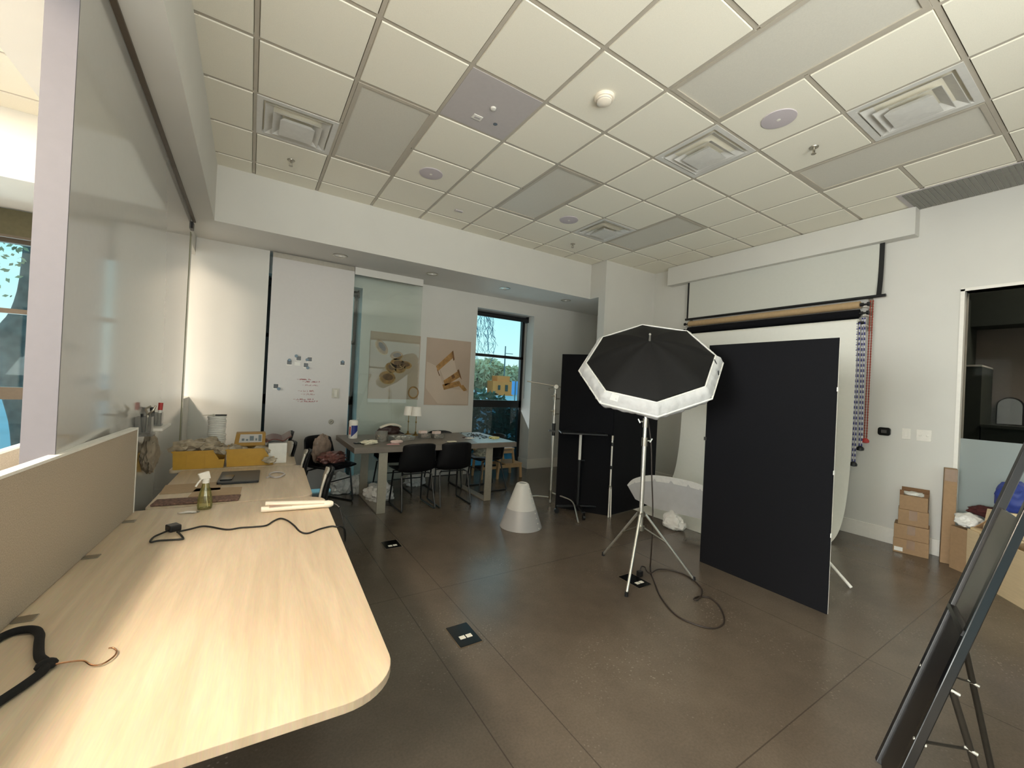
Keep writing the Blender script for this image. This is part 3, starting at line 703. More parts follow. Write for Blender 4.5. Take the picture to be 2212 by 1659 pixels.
def swf(u, v):
    p = swp[min(n_, int(round(v*n_)))]; y = YR0-0.01+ (YR1-YR0)*u
    if p.z < 0.03: y = y if u > 0.02 else y
    return (p.x, y, max(p.z, 0.004))
part(MB().grid(swf, 6, n_, 0.0012), 'hanging_sheet', PAPER, q, True, smooth=True)
# brackets
for y, l in ((-0.085, 'roller bracket holding paper rolls at the end by the chains'), (2.215, 'roller bracket holding paper rolls at the end nearest the alcove')):
    q = thing('roller_bracket', l, 'bracket', (4.24, y, 2.4), 0, 'wall brackets of the paper rolls')
    part(MB().box(4.235, 4.249, y-0.02, y+0.02, 2.36, 2.74), 'wall_plate', STEEL, q, True)
    for z, x in ((2.655, 4.08), (2.555, 4.07), (2.44, 4.05)):
        part(MB().box(x, 4.24, y-0.018, y+0.018, z-0.034, z-0.026), 'hook_arm', WHITEM, q, True)
# bead chain loops with weights
def chain(name, x, y0, y1, z0, z1, m1, m2, label, wm):
    q = thing(name, label, 'chain', (x, (y0+y1)/2, z1), 0, 'hanging backdrop chains')
    n = int((z0-z1)/0.006)
    for s_ in (-1, 1):
        P = [(x, y0+(y1-y0)*(i/n)+s_*0.011, z0-(z0-z1)*i/n) for i in range(n+1)]
        part(MB().tube(P, lambda u: 0.0035+0.0045*abs(math.sin(PI*u*(z0-z1)/0.03)), 7), 'chain_strand', m1, q, True, smooth=True)
    part(MB().lathe([(0.012, 0.0), (0.034, 0.008), (0.036, 0.03), (0.022, 0.05), (0.006, 0.058)], o=(x, y1, z1-0.055), n=20), 'weight', wm, q, True, smooth=True)
chain('bead_chain', 4.14, -0.125, -0.12, 2.70, 1.13, ORNG, ORNG, 'orange plastic chain loop hanging from the roll brackets', REDP)
chain('bead_chain', 4.085, -0.075, -0.095, 2.50, 1.04, BLUC, WHTC, 'shorter blue and white chain loop between the orange chain and the long one', BLK)
chain('bead_chain', 4.035, -0.045, -0.055, 2.44, 0.86, BLUC, WHTC, 'longest blue and white chain loop hanging beside the white paper', BLK)
# thermostat, switches
t = thing('thermostat', 'black rounded thermostat on the right wall', 'thermostat', (XR, -0.256, 1.22))
pr = [(p[0], p[1]) for p in rrect(-0.055, 0.055, -0.045, 0.045, 0.025)]
Mx = Matrix.Translation((XR, -0.256, 1.222)) @ Matrix.Rotation(-PI/2, 4, 'Y') @ Matrix.Rotation(PI/2, 4, 'Z')
part(MB().prism(pr, 0, 0.028, Mx), 'body', BLKSH, t, True, bevel=0.004)
part(MB().box(XR-0.0295, XR-0.028, -0.28, -0.232, 1.205, 1.24), 'display', LAPM, t, True)
t = thing('light_switch', 'white single switch plate next to the thermostat', 'switch', (XR, -0.437, 1.21))
part(MB().box(XR-0.006, XR, -0.473, -0.401, 1.16, 1.275), 'plate', WHITEM, t, True, bevel=0.003); part(MB().box(XR-0.010, XR-0.006, -0.453, -0.421, 1.185, 1.25), 'rocker', WHITEM, t, True, bevel=0.002)
t = thing('wall_dimmer', 'wide white plate with two sockets right of the single switch', 'outlet', (XR, -0.575, 1.21))
part(MB().box(XR-0.006, XR, -0.633, -0.517, 1.155, 1.275), 'plate', WHITEM, t, True, bevel=0.003)
for y in (-0.603, -0.547): part(MB().lathe([(0.011, 0), (0.011, 0.008), (0.006, 0.011)], o=(XR-0.006, y, 1.215), ax=(-1,0,0), n=14), 'jack', WHITEM, t, True, smooth=True)

# ------------------------------------------------------------------ black v-flats
t = thing('v_flat', 'large black foam board panel standing right of the light stand', 'foam board', (1.79, -0.15, 0))
part(MB().box(1.787, 1.797, -0.656, 0.335, 0.0, 1.988), 'front_leaf', BLKM, t, True)
part(MB().box(1.797, 1.8025, -0.657, 0.334, 0.001, 1.987), 'core', WHITEM, t, True, label='white foam edge')
tp = MB()
for z in (0.55, 1.0, 1.6): tp.box(1.786, 1.80, -0.661, -0.655, z, z+0.03)
part(tp, 'edge_tape', LABEL, t, True)
cl = MB().bar((1.778, 0.33, 1.13), (1.80, 0.347, 1.13), 0.02, 0.03)
part(cl, 'clip', BLKSH, t, True)
t = thing('v_flat', 'folded pair of black foam boards standing behind the laptop stand', 'foam board', (2.0, 1.67, 0))
def leaf(p, q, z, th=0.012, b=0.0):
    p = Vector((p[0], p[1], b)); q = Vector((q[0], q[1], b)); d = (q-p).normalized(); n = Vector((d.y, -d.x, 0)); n = n if n.y > 0 else -n
    return MB().hexa([p, q, q+n*th, p+n*th, p+Vector((0,0,z)), q+Vector((0,0,z)), q+n*th+Vector((0,0,z)), p+n*th+Vector((0,0,z))])
part(leaf((1.607, 2.234), (1.995, 1.674), 1.968), 'left_leaf', BLKM, t, True)
part(leaf((2.002, 1.668), (2.985, 1.80), 1.962, 0.012, 0.007), 'right_leaf', BLKM, t, True)

# ------------------------------------------------------------------ main light stand with umbrella box
t = thing('light_stand', 'tall chrome light stand on three legs carrying the black umbrella', 'light stand', (1.025, 0.39, 0))
bx, by = 1.022, 0.392
part(MB().cyl((bx, by, 0.40), (bx, by, 1.14), 0.0175, n=16), 'lower_pole', CHROME, t, True, smooth=True)
part(MB().cyl((bx, by, 1.14), (bx, by, 1.30), 0.0145, n=16), 'middle_pole', CHROME, t, True, smooth=True)
part(MB().cyl((bx, by, 1.30), (bx, by, 1.66), 0.012, n=16), 'upper_pole', CHROME, t, True, smooth=True)
for z0, z1, r in ((1.08, 1.15, 0.024), (1.235, 1.31, 0.021)):
    c = part(MB().cyl((bx, by, z0), (bx, by, z1), r, n=16), 'clamp_collar', STEEL, t, True, smooth=True)
    s_ = 1 if z0 < 1.2 else -1; d = Vector((0.84, -0.54, 0))*s_
    e = Vector((bx, by, (z0+z1)/2+0.01))
    part(MB().cyl(e+d*0.015, e+d*0.05, 0.006, n=10).bar(e+d*0.045+Vector((0,0,-0.012)), e+d*0.062+Vector((0,0,0.02)), 0.012, 0.008), 'wing_knob', CHROME, c, True)
for z in (0.515, 0.40): part(MB().cyl((bx, by, z-0.018), (bx, by, z+0.018), 0.032, n=16), 'leg_collar', STEEL, t, True, smooth=True)
for k, (fx, fy) in enumerate(((1.058, 0.830), (0.669, 0.202), (1.379, 0.124))):
    f_ = Vector((fx, fy, 0.012)); d = Vector((fx-bx, fy-by, 0)).normalized(); top = Vector((bx, by, 0.515))+d*0.035
    lg = part(MB().cyl(top, f_, 0.011, 0.010, n=12), 'leg', CHROME, t, True, smooth=True)
    part(MB().cyl(f_-Vector((0,0,0.012)), f_+Vector((0,0,0.02)), 0.015, 0.013, n=12), 'rubber_foot', BLK, lg, True, smooth=True)
    mid = top.lerp(f_, 0.45)
    part(MB().cyl(Vector((bx, by, 0.40))+d*0.03, mid, 0.007, n=10), 'brace', STEEL, t, True, smooth=True)
# umbrella box
E_ = math.radians(47)
dh = Vector((0.773, 0.634, 0)); zv = Vector((0, 0, 1)); rt = Vector((0.634, -0.773, 0))
ax_ = -math.cos(E_)*dh + math.sin(E_)*zv
rt = (rt*math.cos(0.10) + zv*math.sin(0.10)); rt = (rt - ax_*rt.dot(ax_)).normalized()
up_ = rt.cross(ax_).normalized()
if up_.z < 0: up_ = -up_
hub = Vector((1.0, 0.37, 1.985))
t = thing('umbrella_softbox', 'open black octagonal photo umbrella with white skirt on the light stand', 'photo umbrella', tuple(hub - 0.5*ax_))
def octp(k, r, h, rot=PI/8):
    a = 2*PI*k/8 + 0.07
    return hub - ax_*h + rt*(r*math.cos(a)) + up_*(r*math.sin(a))
def canopy(u, v):
    ang = u*8; k = int(min(ang, 7.9999)); fr = ang-k
    r = 0.53*v; h = 0.035+ 0.20*(v**1.7)
    sag = 1 - 0.03*math.sin(PI*fr)*v
    a = octp(k, r*sag, h); b = octp(k+1, r*sag, h)
    return a.lerp(b, fr) + ax_*(-0.012*math.sin(PI*fr)*math.sin(PI*v))
m = MB(); m.grid(canopy, 40, 12); bmesh.ops.remove_doubles(m.bm, verts=m.bm.verts, dist=0.0008)
cn = part(m, 'canopy', UMB, t, True, smooth=True, ang=60)
def skirt(u, v):
    ang = u*8; k = int(min(ang, 7.9999)); fr = ang-k
    prof = [(0.532, 0.232), (0.572, 0.262), (0.600, 0.32), (0.585, 0.375), (0.50, 0.40), (0.25, 0.405), (0.04, 0.405)]
    x = v*(len(prof)-1); i = min(int(x), len(prof)-2); f = x-i
    r = prof[i][0]*(1-f)+prof[i+1][0]*f; h = prof[i][1]*(1-f)+prof[i+1][1]*f
    a = octp(k, r, h); b = octp(k+1, r, h)
    wob = 0.013*noise.noise(Vector((u*60, v*2.5, 1)))+0.006*noise.noise(Vector((u*150, v*3, 7)))+0.004*math.sin(u*2*PI*52+v*3)*min(1, v*3)
    return a.lerp(b, fr) + (rt*math.cos(u*2*PI+PI/8)+up_*math.sin(u*2*PI+PI/8))*wob*(1 if 0.02 < v < 0.6 else 0)
m = MB(); m.grid(skirt, 192, 18); bmesh.ops.remove_doubles(m.bm, verts=m.bm.verts, dist=0.0005)
part(m, 'skirt', SKIRT, t, True, smooth=True, ang=80)
pipe = MB()
pts = []
for k in range(8):
    for f in range(6): pts.append(octp(k, 0.533, 0.236).lerp(octp(k+1, 0.533, 0.236), f/6))
pipe.tube(pts, 0.006, 6, closed=True); part(pipe, 'piping', TRIMW, t, True, smooth=True)
pipe = MB(); pts = []
for k in range(8):
    for f in range(6): pts.append(octp(k, 0.603, 0.322).lerp(octp(k+1, 0.603, 0.322), f/6))
pipe.tube(pts, 0.007, 6, closed=True); part(pipe, 'hem', TRIMW, t, True, smooth=True)
part(MB().cyl(hub-ax_*0.06, hub+ax_*0.02, 0.009, 0.007, n=12).lathe([(0.006, 0.02), (0.010, 0.026), (0.007, 0.034), (0.002, 0.036)], o=hub, ax=ax_, n=12), 'ferrule', CHROME, t, True, smooth=True)
for k in range(8):
    P = [hub-ax_*0.05] + [octp(k, 0.53*v*0.99, 0.045+0.20*(v**1.7)) for v in (0.25, 0.5, 0.75, 1.0)]
    part(MB().tube(P, 0.003, 6, smooth=2), 'rib', STEEL, t, True, smooth=True)
part(MB().cyl(hub-ax_*0.05, hub-ax_*0.40, 0.006, n=10), 'shaft', STEEL, t, True, smooth=True)
def onsk(k, f, v): return Vector(skirt((k+f)/8, v))
# kk: octant at the bottom left facing viewer
kb = 4
for k in range(8):
    mid = octp(k, 0.57, 0.28).lerp(octp(k+1, 0.57, 0.28), .5)
nrm = None
def patch(k, f0, f1, v0, v1, m_, name, lift=0.006):
    a, b, c, d = onsk(k, f0, v0), onsk(k, f1, v0), onsk(k, f1, v1), onsk(k, f0, v1)
    n = (b-a).cross(d-a).normalized(); ce = (a+b+c+d)/4; n = n if n.dot(ce-(hub-ax_*0.3)) > 0 else -n
    P = [a, b, c, d]; return part(MB().hexa([p+n*lift*0.4 for p in P]+[p+n*(lift+0.003) for p in P]), name, m_, t, True)
lb = patch(5, 0.15, 0.30, 0.05, 0.22, LABEL, 'care_label')
patch(5, -0.02, 0.01, 0.0, 0.35, TRIMW, 'seam_tape')
st = octp(0, 0.53, 0.235).lerp(octp(7, 0.53, 0.235), 0.15)
part(MB().tube([st, st+Vector((0.01,-0.02,-0.05)), st+Vector((0.015,-0.03,-0.10)), st+Vector((0.02,-0.035,-0.15))], 0.010, 8, smooth=3), 'tie_strap', BLK, t, True, smooth=True)
# studio head hidden under the canopy
hd = hub - ax_*0.40
t2 = thing('studio_flash', 'studio flash head mounted under the black umbrella', 'flash', (bx, by, 1.63))
part(MB().cyl((bx, by, 1.63), (bx, by, 1.71), 0.03, n=16), 'tilt_bracket', BLK, t2, True, smooth=True)

# power cable
cp = [(1.06,0.40,1.30),(1.085,0.375,1.1),(1.10,0.365,0.827),(1.12,0.355,0.553),(1.125,0.352,0.30),(1.18,0.40,0.06),(1.256,0.458,0.006),(1.161,0.376,0.006),(1.00,0.20,0.006),(0.881,0.058,0.006),(0.772,-0.144,0.006),(0.795,-0.292,0.006),(0.855,-0.365,0.006),(0.949,-0.373,0.006),(1.044,-0.33,0.006),(1.167,-0.22,0.006),(1.214,-0.127,0.006),(1.188,-0.084,0.006),(1.139,-0.066,0.008),(1.075,-0.082,0.012),(1.09,-0.10,0.014),(1.15,-0.085,0.016),(1.22,-0.05,0.014),(1.307,0.016,0.008),(1.387,0.16,0.006),(1.377,0.308,0.006),(1.266,0.383,0.010),(1.135,0.36,0.014),(1.128,0.395,0.02),(1.155,0.434,0.03),(1.11,0.435,0.045),(1.03,0.378,0.04)]
t = thing('power_cable', 'dark power cable hanging from the light stand and looping on the floor', 'cable', (1.1, 0.2, 0))
part(MB().tube(cp, 0.0055, 8, smooth=6), 'cord', BCORD, t, True, smooth=True)
part(MB().box(1.0, 1.045, 0.36, 0.395, 0.004, 0.048), 'plug', BLK, t, True, bevel=0.004)
# floor boxes
def floorbox(x0, x1, y0, y1, label, wy):
    t = thing('floor_outlet', label, 'floor outlet', ((x0+x1)/2, (y0+y1)/2, 0), 0, 'black floor outlet boxes')
    part(MB().box(x0, x1, y0, y1, 0.0, 0.004), 'cover_plate', BLKSH, t, True, bevel=0.001)
    part(MB().box(x0-0.006, x1+0.006, y0-0.006, y1+0.006, 0.0, 0.002), 'rim', BROWNT, t, True)
    cx = (x0+x1)/2
    for s_ in (-1, 1):
        part(MB().box(cx+s_*0.022-0.018, cx+s_*0.022+0.018, wy-0.016, wy+0.016, 0.004, 0.0065), 'receptacle', WHITEM, t, True, bevel=0.001)
floorbox(-0.677, -0.536, 0.23, 0.445, 'black floor outlet closest to the near wooden desk', 0.31)
floorbox(-0.665, -0.522, 1.81, 1.99, 'black floor outlet near the legs of the grey table', 1.86)
floorbox(0.855, 1.0, 0.238, 0.455, 'black floor outlet under the tall light stand with the cable plugged in', 0.30)

# ------------------------------------------------------------------ c-stand, laptop stand, folded stand, cone
t = thing('c_stand', 'chrome grip stand with horizontal arm between the window and black boards', 'light stand', (1.62, 2.355, 0))
sx, sy = 1.618, 2.355
part(MB().cyl((sx, sy, 0.03), (sx, sy, 1.05), 0.0165, n=14), 'lower_pole', CHROME, t, True, smooth=True)
part(MB().cyl((sx, sy, 1.05), (sx, sy, 1.30), 0.014, n=14), 'middle_pole', CHROME, t, True, smooth=True)
part(MB().cyl((sx, sy, 1.30), (sx, sy, 1.53), 0.011, n=14), 'upper_pole', CHROME, t, True, smooth=True)
part(MB().cyl((sx, sy, 0.905), (sx, sy, 1.065), 0.023, n=14), 'grip_tape', BLK, t, True, smooth=True)
for z in (1.22, 1.42):
    c = part(MB().cyl((sx, sy, z-0.05), (sx, sy, z+0.03), 0.022, n=14), 'clamp_collar', STEEL, t, True, smooth=True)
    part(MB().cyl((sx-0.015, sy-0.015, z), (sx-0.05, sy+0.02, z+0.004), 0.007, n=8).cyl((sx+0.012, sy-0.012, z-0.03), (sx+0.05, sy-0.03, z-0.03), 0.008, n=8), 'wing_knob', STEEL, c, True)
hd = part(MB().lathe([(0.028, -0.02), (0.034, -0.012), (0.034, 0.012), (0.028, 0.02)], o=(sx, sy-0.01, 1.545), ax=(0.53, 0.84, 0), n=18), 'grip_head', STEEL, t, True, smooth=True)
part(MB().tube([(sx-0.02, sy+0.02, 1.53), (sx-0.08, sy+0.05, 1.52), (sx-0.06, sy+0.04, 1.50)], 0.006, 6, smooth=3), 'head_knob', STEEL, hd, True)
part(MB().cyl((1.293, 2.55, 1.600), (1.855, 2.195, 1.517), 0.008, n=10), 'grip_arm', STEEL, t, True, smooth=True)
for k, P in enumerate([[(sx+0.012, sy-0.025, 0.155), (1.65, 2.15, 0.15), (1.662, 2.0, 0.14), (1.62, 1.88, 0.105), (1.455, 1.62, 0.012)],
                       [(sx-0.01, sy+0.02, 0.09), (1.57, 2.45, 0.085), (1.50, 2.56, 0.07), (1.40, 2.72, 0.012)],
                       [(sx+0.0, sy+0.02, 0.125), (1.72, 2.50, 0.12), (1.83, 2.62, 0.09), (1.95, 2.74, 0.012)]]):
    part(MB().tube(P, 0.0095, 10, smooth=6), 'leg', CHROME, t, True, smooth=True)
part(MB().cyl((sx, sy, 0.07), (sx, sy, 0.19), 0.024, n=14), 'leg_hub', STEEL, t, True, smooth=True)

t = thing('laptop_stand', 'black rolling laptop table on a pole in front of the folded boards', 'stand', (1.70, 1.92, 0))
c0 = Vector((1.70, 1.92, 0)); ang = math.atan2(-0.54, 0.84)
part(MB().prism(rrect(-0.26, 0.30, -0.17, 0.17, 0.03), 0.985, 1.003, Mrot(c0, ang)), 'tray', BLK, t, True, bevel=0.003)
part(MB().cyl(c0+Vector((0,0,0.66)), c0+Vector((0,0,0.985)), 0.017, n=16), 'upper_pole', WHITEM, t, True, smooth=True, label='white upper pole')
part(MB().cyl(c0+Vector((0,0,0.09)), c0+Vector((0,0,0.66)), 0.021, n=16), 'lower_pole', BLK, t, True, smooth=True)
part(MB().cyl(c0+Vector((0.02,-0.01,0.65)), c0+Vector((0.06,-0.03,0.65)), 0.01, n=10), 'height_knob', BLK, t, True)
part(MB().bar(c0+Vector((-0.26,0.17,0.99)), c0+Vector((-0.33,0.215,1.0)), 0.03, 0.02), 'tray_handle', BLK, t, True)
for k in range(4):
    a = -2.0+k*1.5708; d = Vector((math.cos(a), math.sin(a), 0)); L_ = 0.26
    lg = part(MB().bar(c0+Vector((0,0,0.095))+d*0.02, c0+d*L_+Vector((0,0,0.085)), 0.04, 0.022), 'leg', BLK, t, True, bevel=0.004)
    e = c0+d*L_; n2 = Vector((-d.y, d.x, 0))
    part(MB().cyl(e+n2*0.013+Vector((0,0,0.03)), e-n2*0.013+Vector((0,0,0.03)), 0.03, n=18).bar(e+Vector((0,0,0.04)), e+Vector((0,0,0.085)), 0.02, 0.02), 'caster', BLKSH, lg, True, smooth=True)
t = thing('tripod_stand', 'slim folded silver tripod stand leaning upright at the fold of the black boards', 'light stand', (1.968, 1.645, 0))
fx, fy = 1.966, 1.646
part(MB().cyl((fx, fy, 0.35), (fx, fy, 0.97), 0.010, n=12), 'pole', WHITEM, t, True, smooth=True)
part(MB().cyl((fx, fy, 0.93), (fx, fy, 0.985), 0.016, n=12), 'head', STEEL, t, True, smooth=True)
for z in (0.36, 0.6, 0.88): part(MB().cyl((fx, fy, z-0.02), (fx, fy, z+0.02), 0.016, n=12), 'collar', BLK if z > .5 else STEEL, t, True, smooth=True)
for k in range(3):
    a = -0.6+k*2.094; d = Vector((math.cos(a), math.sin(a), 0))*0.02
    part(MB().cyl(Vector((fx, fy, 0.36))+d*0.6, Vector((fx, fy, 0.0))+d*(1.0 if k != 1 else 0.3), 0.0075, n=10), 'leg', WHITEM, t, True, smooth=True)

t = thing('light_cone', 'translucent white plastic cone standing on the floor near the grey table', 'cone', (0.805, 1.83, 0))
def conep(z0, z1, m_, nm):
    r = lambda z: 0.232 - (0.232-0.07)*z/0.455
    part(MB().lathe([(r(z0), z0), (r(z1), z1), (r(z1)-0.003, z1), (r(z0)-0.003, z0)], n=56, caps=False), nm, m_, t, smooth=True, ang=70)
conep(0.001, 0.20, CONE, 'lower_sheet'); conep(0.198, 0.455, CONEW, 'upper_sheet')
part(MB().lathe([(0.0705, 0.452), (0.066, 0.462), (0.05, 0.472), (0.042, 0.466)], n=40, caps=False), 'top_ring', CONEW, t, smooth=True)
sv = MB(); a = -1.15
for i in range(9):
    z = 0.02+i*0.05; r = 0.236-(0.232-0.07)*z/0.455
    sv.cyl((r*math.cos(a), r*math.sin(a), z), ((r+0.004)*math.cos(a), (r+0.004)*math.sin(a), z+0.002), 0.007, n=10)
part(sv, 'snap', WHITEM, t)

# octabox lying on the paper
P1 = Vector((2.779, 1.658, 0)); P2 = Vector((2.962, 1.088, 0)); P2 = P1+(P2-P1)*1.05
d1 = (P2-P1).normalized(); nb = Vector((-d1.y, d1.x, 0)); nb = nb if nb.x > 0 else -nb  # away from camera
t = thing('octabox', 'large octagonal softbox lying on its edge on the white paper behind the stand', 'softbox', (2.9, 1.4, 0))
lean = math.radians(12)
upv = (Vector((0,0,1))*math.cos(lean) - nb*math.sin(lean)*0.6).normalized()
CAMP = Vector((-1.772, -1.901, 1.523))
def oc(pts_):
    return [CAMP + (P1 + d1*(p[0]) + Vector((0,0,1))*p[1] - CAMP)*0.885 + nb*(0.10*(0.25-p[1])) for p in pts_]
face = [(0, 0.004), (0.70, 0.004), (0.95, 0.15), (0.98, 0.28), (0.70, 0.40), (0.44, 0.452), (0.016, 0.445), (-0.253, 0.352), (-0.36, 0.243), (-0.246, 0.07)]
F0 = oc(face)
ctr = sum(F0, Vector())/len(F0)
m = MB(); A = [m.bm.verts.new(p) for p in F0]; m.cap(A); B = [m.bm.verts.new(p+nb*0.02) for p in F0]; m.bridge(A, B); m.cap(B, True)
part(m, 'diffuser_face', SILV, t, True)
m = MB()
A = [m.bm.verts.new(p+nb*0.021) for p in F0]
Bp = [ctr + (p-ctr)*0.86 + nb*0.16 + Vector((0,0,0.035)) for p in F0]; Bp = [Vector((p.x, p.y, max(p.z-0.10, 0.008))) for p in Bp]
B = [m.bm.verts.new(p) for p in Bp]
Cp = [ctr + (p-ctr)*0.25 + nb*0.36 + Vector((0,0,0.02)) for p in F0]; Cc = [m.bm.verts.new(p) for p in Cp]
m.bridge(A, B); m.bridge(B, Cc); m.cap(Cc, True); m.cap(A)
part(m, 'shell', BLKM, t, True, label='black outer shell')
m = MB(); rim = [F0[i] for i in (3, 4, 5, 6, 7, 8)]
rs = spline([Vector(p) for p in rim], 6)
nn = len(rs)-1
def rimf(u, v):
    p = rs[int(round(u*nn))]; w_ = 0.075*math.sin(PI*min(1, max(0.02, u)))**0.5
    return p - nb*(0.004+0.006*math.sin(u*60)*v) - upv*(w_*v) + upv*0.004
m.grid(rimf, nn, 5, 0.002); part(m, 'skirt', WHITEC, t, True, smooth=True, label='white fabric skirt')
o = solo(MB().blob((2.33, 1.03, 0.085), 0.085, 0.11, 0.11, 0.3, 1.8, 4, 4).blob((2.36, 0.97, 0.05), 0.08, 0.08, 0.06, 0.3, 2, 6, 3), 'cloth_bag', WHITEC, 'crumpled white cloth bag on the floor in front of the softbox', 'bag', smooth=True)
# light stand behind the right board
t = thing('light_stand', 'chrome stand mostly hidden behind the right black board, one leg showing', 'light stand', (2.40, -0.12, 0))
part(MB().cyl((2.40, -0.12, 0.12), (2.40, -0.12, 1.55), 0.014, n=12), 'pole', CHROME, t, True, smooth=True)
part(MB().cyl((2.40, -0.12, 0.42), (2.40, -0.12, 0.48), 0.026, n=12), 'leg_collar', STEEL, t, True, smooth=True)
for fx, fy in ((2.462, -0.578), (2.79, 0.10), (2.05, 0.10)):
    f_ = Vector((fx, fy, 0.01)); d = Vector((fx-2.40, fy+0.12, 0)).normalized()
    part(MB().cyl(Vector((2.40, -0.12, 0.45))+d*0.02, f_, 0.012, n=12), 'leg', WHITEM, t, True, smooth=True)

# ------------------------------------------------------------------ conference table and chairs
t = thing('conference_table', 'long grey slab table with flat metal legs by the posters', 'table', (0.29, 3.37, 0))
part(MB().box(-0.775, 1.345, 2.80, 3.93, 0.70, 0.765), 'tabletop', CONCT, t, True, bevel=0.004)
for x in (-0.445, 0.945):
    part(MB().box(x-0.05, x+0.05, 2.835, 2.855, 0.0, 0.70).box(x-0.05, x+0.05, 3.70, 3.72, 0.0, 0.70).box(x-0.05, x+0.05, 2.855, 3.70, 0.0, 0.015).box(x-0.05, x+0.05, 2.855, 3.70, 0.685, 0.70), 'leg_frame', LEGM, t, True, bevel=0.002)
def bucket_chair(label):
    t = thing('bucket_chair', label, 'chair', (0,0,0), 0, 'black bucket chairs around the grey table')
    prof = spline([Vector((0, y, z)) for y, z in ((0.235,0.452),(0.14,0.447),(0.02,0.437),(-0.09,0.438),(-0.16,0.475),(-0.20,0.56),(-0.228,0.68),(-0.25,0.80))], 4)
    n = len(prof)-1
    def f(u, v):
        p = prof[int(round(v*n))]; s_ = (u-0.5)*2
        wd = 0.232 + 0.02*math.sin(PI*min(1, v*1.6)) - 0.03*max(0, v-0.72)/0.28
        curl = abs(s_)**3
        y = p.y + curl*0.075*max(0, min(1, (v-0.4)*3)); z = p.z + curl*0.055*max(0, 1-abs(v-0.35)*2.4)
        if v > 0.9: z -= 0.03*abs(s_)**4
        return (s_*wd, y, z)
    part(MB().grid(f, 14, n), 'seat_shell', BLKL, t, smooth=True, ang=80, mods=[('SOLIDIFY', {'thickness': 0.022, 'offset': 0.0}), ('SUBSURF', {'levels': 1, 'render_levels': 1})])
    for s_ in (-1, 1):
        P = [(s_*0.15, 0.12, 0.425), (s_*0.185, 0.17, 0.415), (s_*0.205, 0.215, 0.02), (s_*0.205, 0.20, 0.008), (s_*0.205, -0.22, 0.008), (s_*0.205, -0.24, 0.02), (s_*0.185, -0.13, 0.405), (s_*0.15, -0.09, 0.42)]
        part(MB().tube(P, 0.0105, 8), 'sled_leg', BLKF, t, smooth=True)
    part(MB().cyl((-0.19, 0.175, 0.30), (0.19, 0.175, 0.30), 0.007, n=8).cyl((-0.16, -0.10, 0.418), (0.16, -0.10, 0.418), 0.008, n=8), 'cross_bar', BLKF, t, smooth=True)
    return t
ch = bucket_chair('left one of the two black bucket chairs seen from behind at the table')
ch.location = (-0.035, 2.985, 0); ch.rotation_euler = (0, 0, 0.03)
dup(ch, (0.452, 2.985, 0), -0.02, 'right one of the two black bucket chairs seen from behind at the table')
chA = dup(ch, (-0.86, 3.42, 0), -0.9, 'black bucket chair at the left end of the table heaped with wrapped goods')
ch_A_rz = math.atan2(-0.80, 0.60) - PI/2
chA.rotation_euler = (0, 0, ch_A_rz); chA.location = (-0.92, 3.50, 0)
dup(ch, (1.235, 3.42, 0), PI/2, 'black bucket chair at the right end of the table below the window')
dup(ch, (0.68, 3.72, 0), PI, 'black bucket chair on the far side of the table behind the small boxes')
dup(ch, (-0.06, 3.72, 0), PI, 'black bucket chair on the far side of the table with a jacket over it')
MA = Mrot((-0.92, 3.50, 0), ch_A_rz)
# goods heaped on chair A
def solom(mb, M, *a, **k):
    for v in mb.bm.verts: v.co = M @ v.co
    return solo(mb, *a, **k)
solom(MB().blob((0.0, -0.12, 0.64), 0.13, 0.05, 0.17, 0.3, 2.2, 1, 4, False), MA, 'wrapped_garment', TAUPE, 'taupe plastic wrapped garment leaning on the backrest of the left end chair', 'garment', smooth=True)
solom(MB().blob((0.01, 0.06, 0.555), 0.16, 0.14, 0.075, 0.35, 2.2, 2, 4), MA, 'wrapped_cushion', REDF, 'red printed wrapped cushion lying on the left end chair', 'cushion', smooth=True)
solom(MB().blob((0.02, 0.12, 0.48), 0.18, 0.15, 0.034, 0.3, 2.5, 3, 4), MA, 'folded_fabric', BLKM, 'dark folded fabric on the seat of the left end chair', 'fabric', smooth=True)
solo(MB().blob((-0.07, 3.97, 0.80), 0.17, 0.06, 0.075, 0.3, 2.0, 5, 4), 'leather_jacket', DKBROWN, 'dark brown jacket draped over the far side chair', 'jacket', smooth=True)
solo(MB().grid(lambda u, v: (-0.21+0.30*u, 3.90+0.05*v-0.02*math.sin(PI*u), 0.855+0.05*math.sin(PI*u*0.9)+0.012*v), 10, 4, 0.01), 'white_visor', IVORY, 'curved white cap lying on top of the brown jacket', 'cap', smooth=True)
solo(MB().blob((1.16, 3.42, 0.52), 0.12, 0.12, 0.06, 0.4, 3, 8, 4), 'beige_bag', CREAM, 'beige crumpled bag on the seat of the right end chair', 'bag', smooth=True)
# table items
ZT = 0.765
t = thing('wipes_tub', 'white and blue tub of wipes on the left end of the grey table', 'tub', (-0.63, 3.60, ZT))
part(MB().lathe([(0.052, 0), (0.054, 0.01), (0.054, 0.185), (0.05, 0.19)], n=28), 'body', WHITEM, t, smooth=True)
lb = MB()
def lab(u0, u1, z0, z1, rr, z0b=None):
    z0b = z0 if z0b is None else z0b
    return lambda u, v: (rr*math.cos(u0+(u1-u0)*u), rr*math.sin(u0+(u1-u0)*u), (z0+(z0b-z0)*u)*(1-v)+z1*v)
lab_ = part(MB().grid(lab(-2.2, -0.6, 0.02, 0.165, 0.0547, 0.10), 14, 2), 'blue_label', BLUE, t, smooth=True)
part(MB().grid(lab(-2.75, -2.35, 0.05, 0.15, 0.0551), 6, 2), 'red_lettering', REDP, lab_, smooth=True)
part(MB().lathe([(0.055, 0.19), (0.055, 0.215), (0.045, 0.228), (0.012, 0.232)], n=28), 'lid', WHITEM, t, smooth=True)
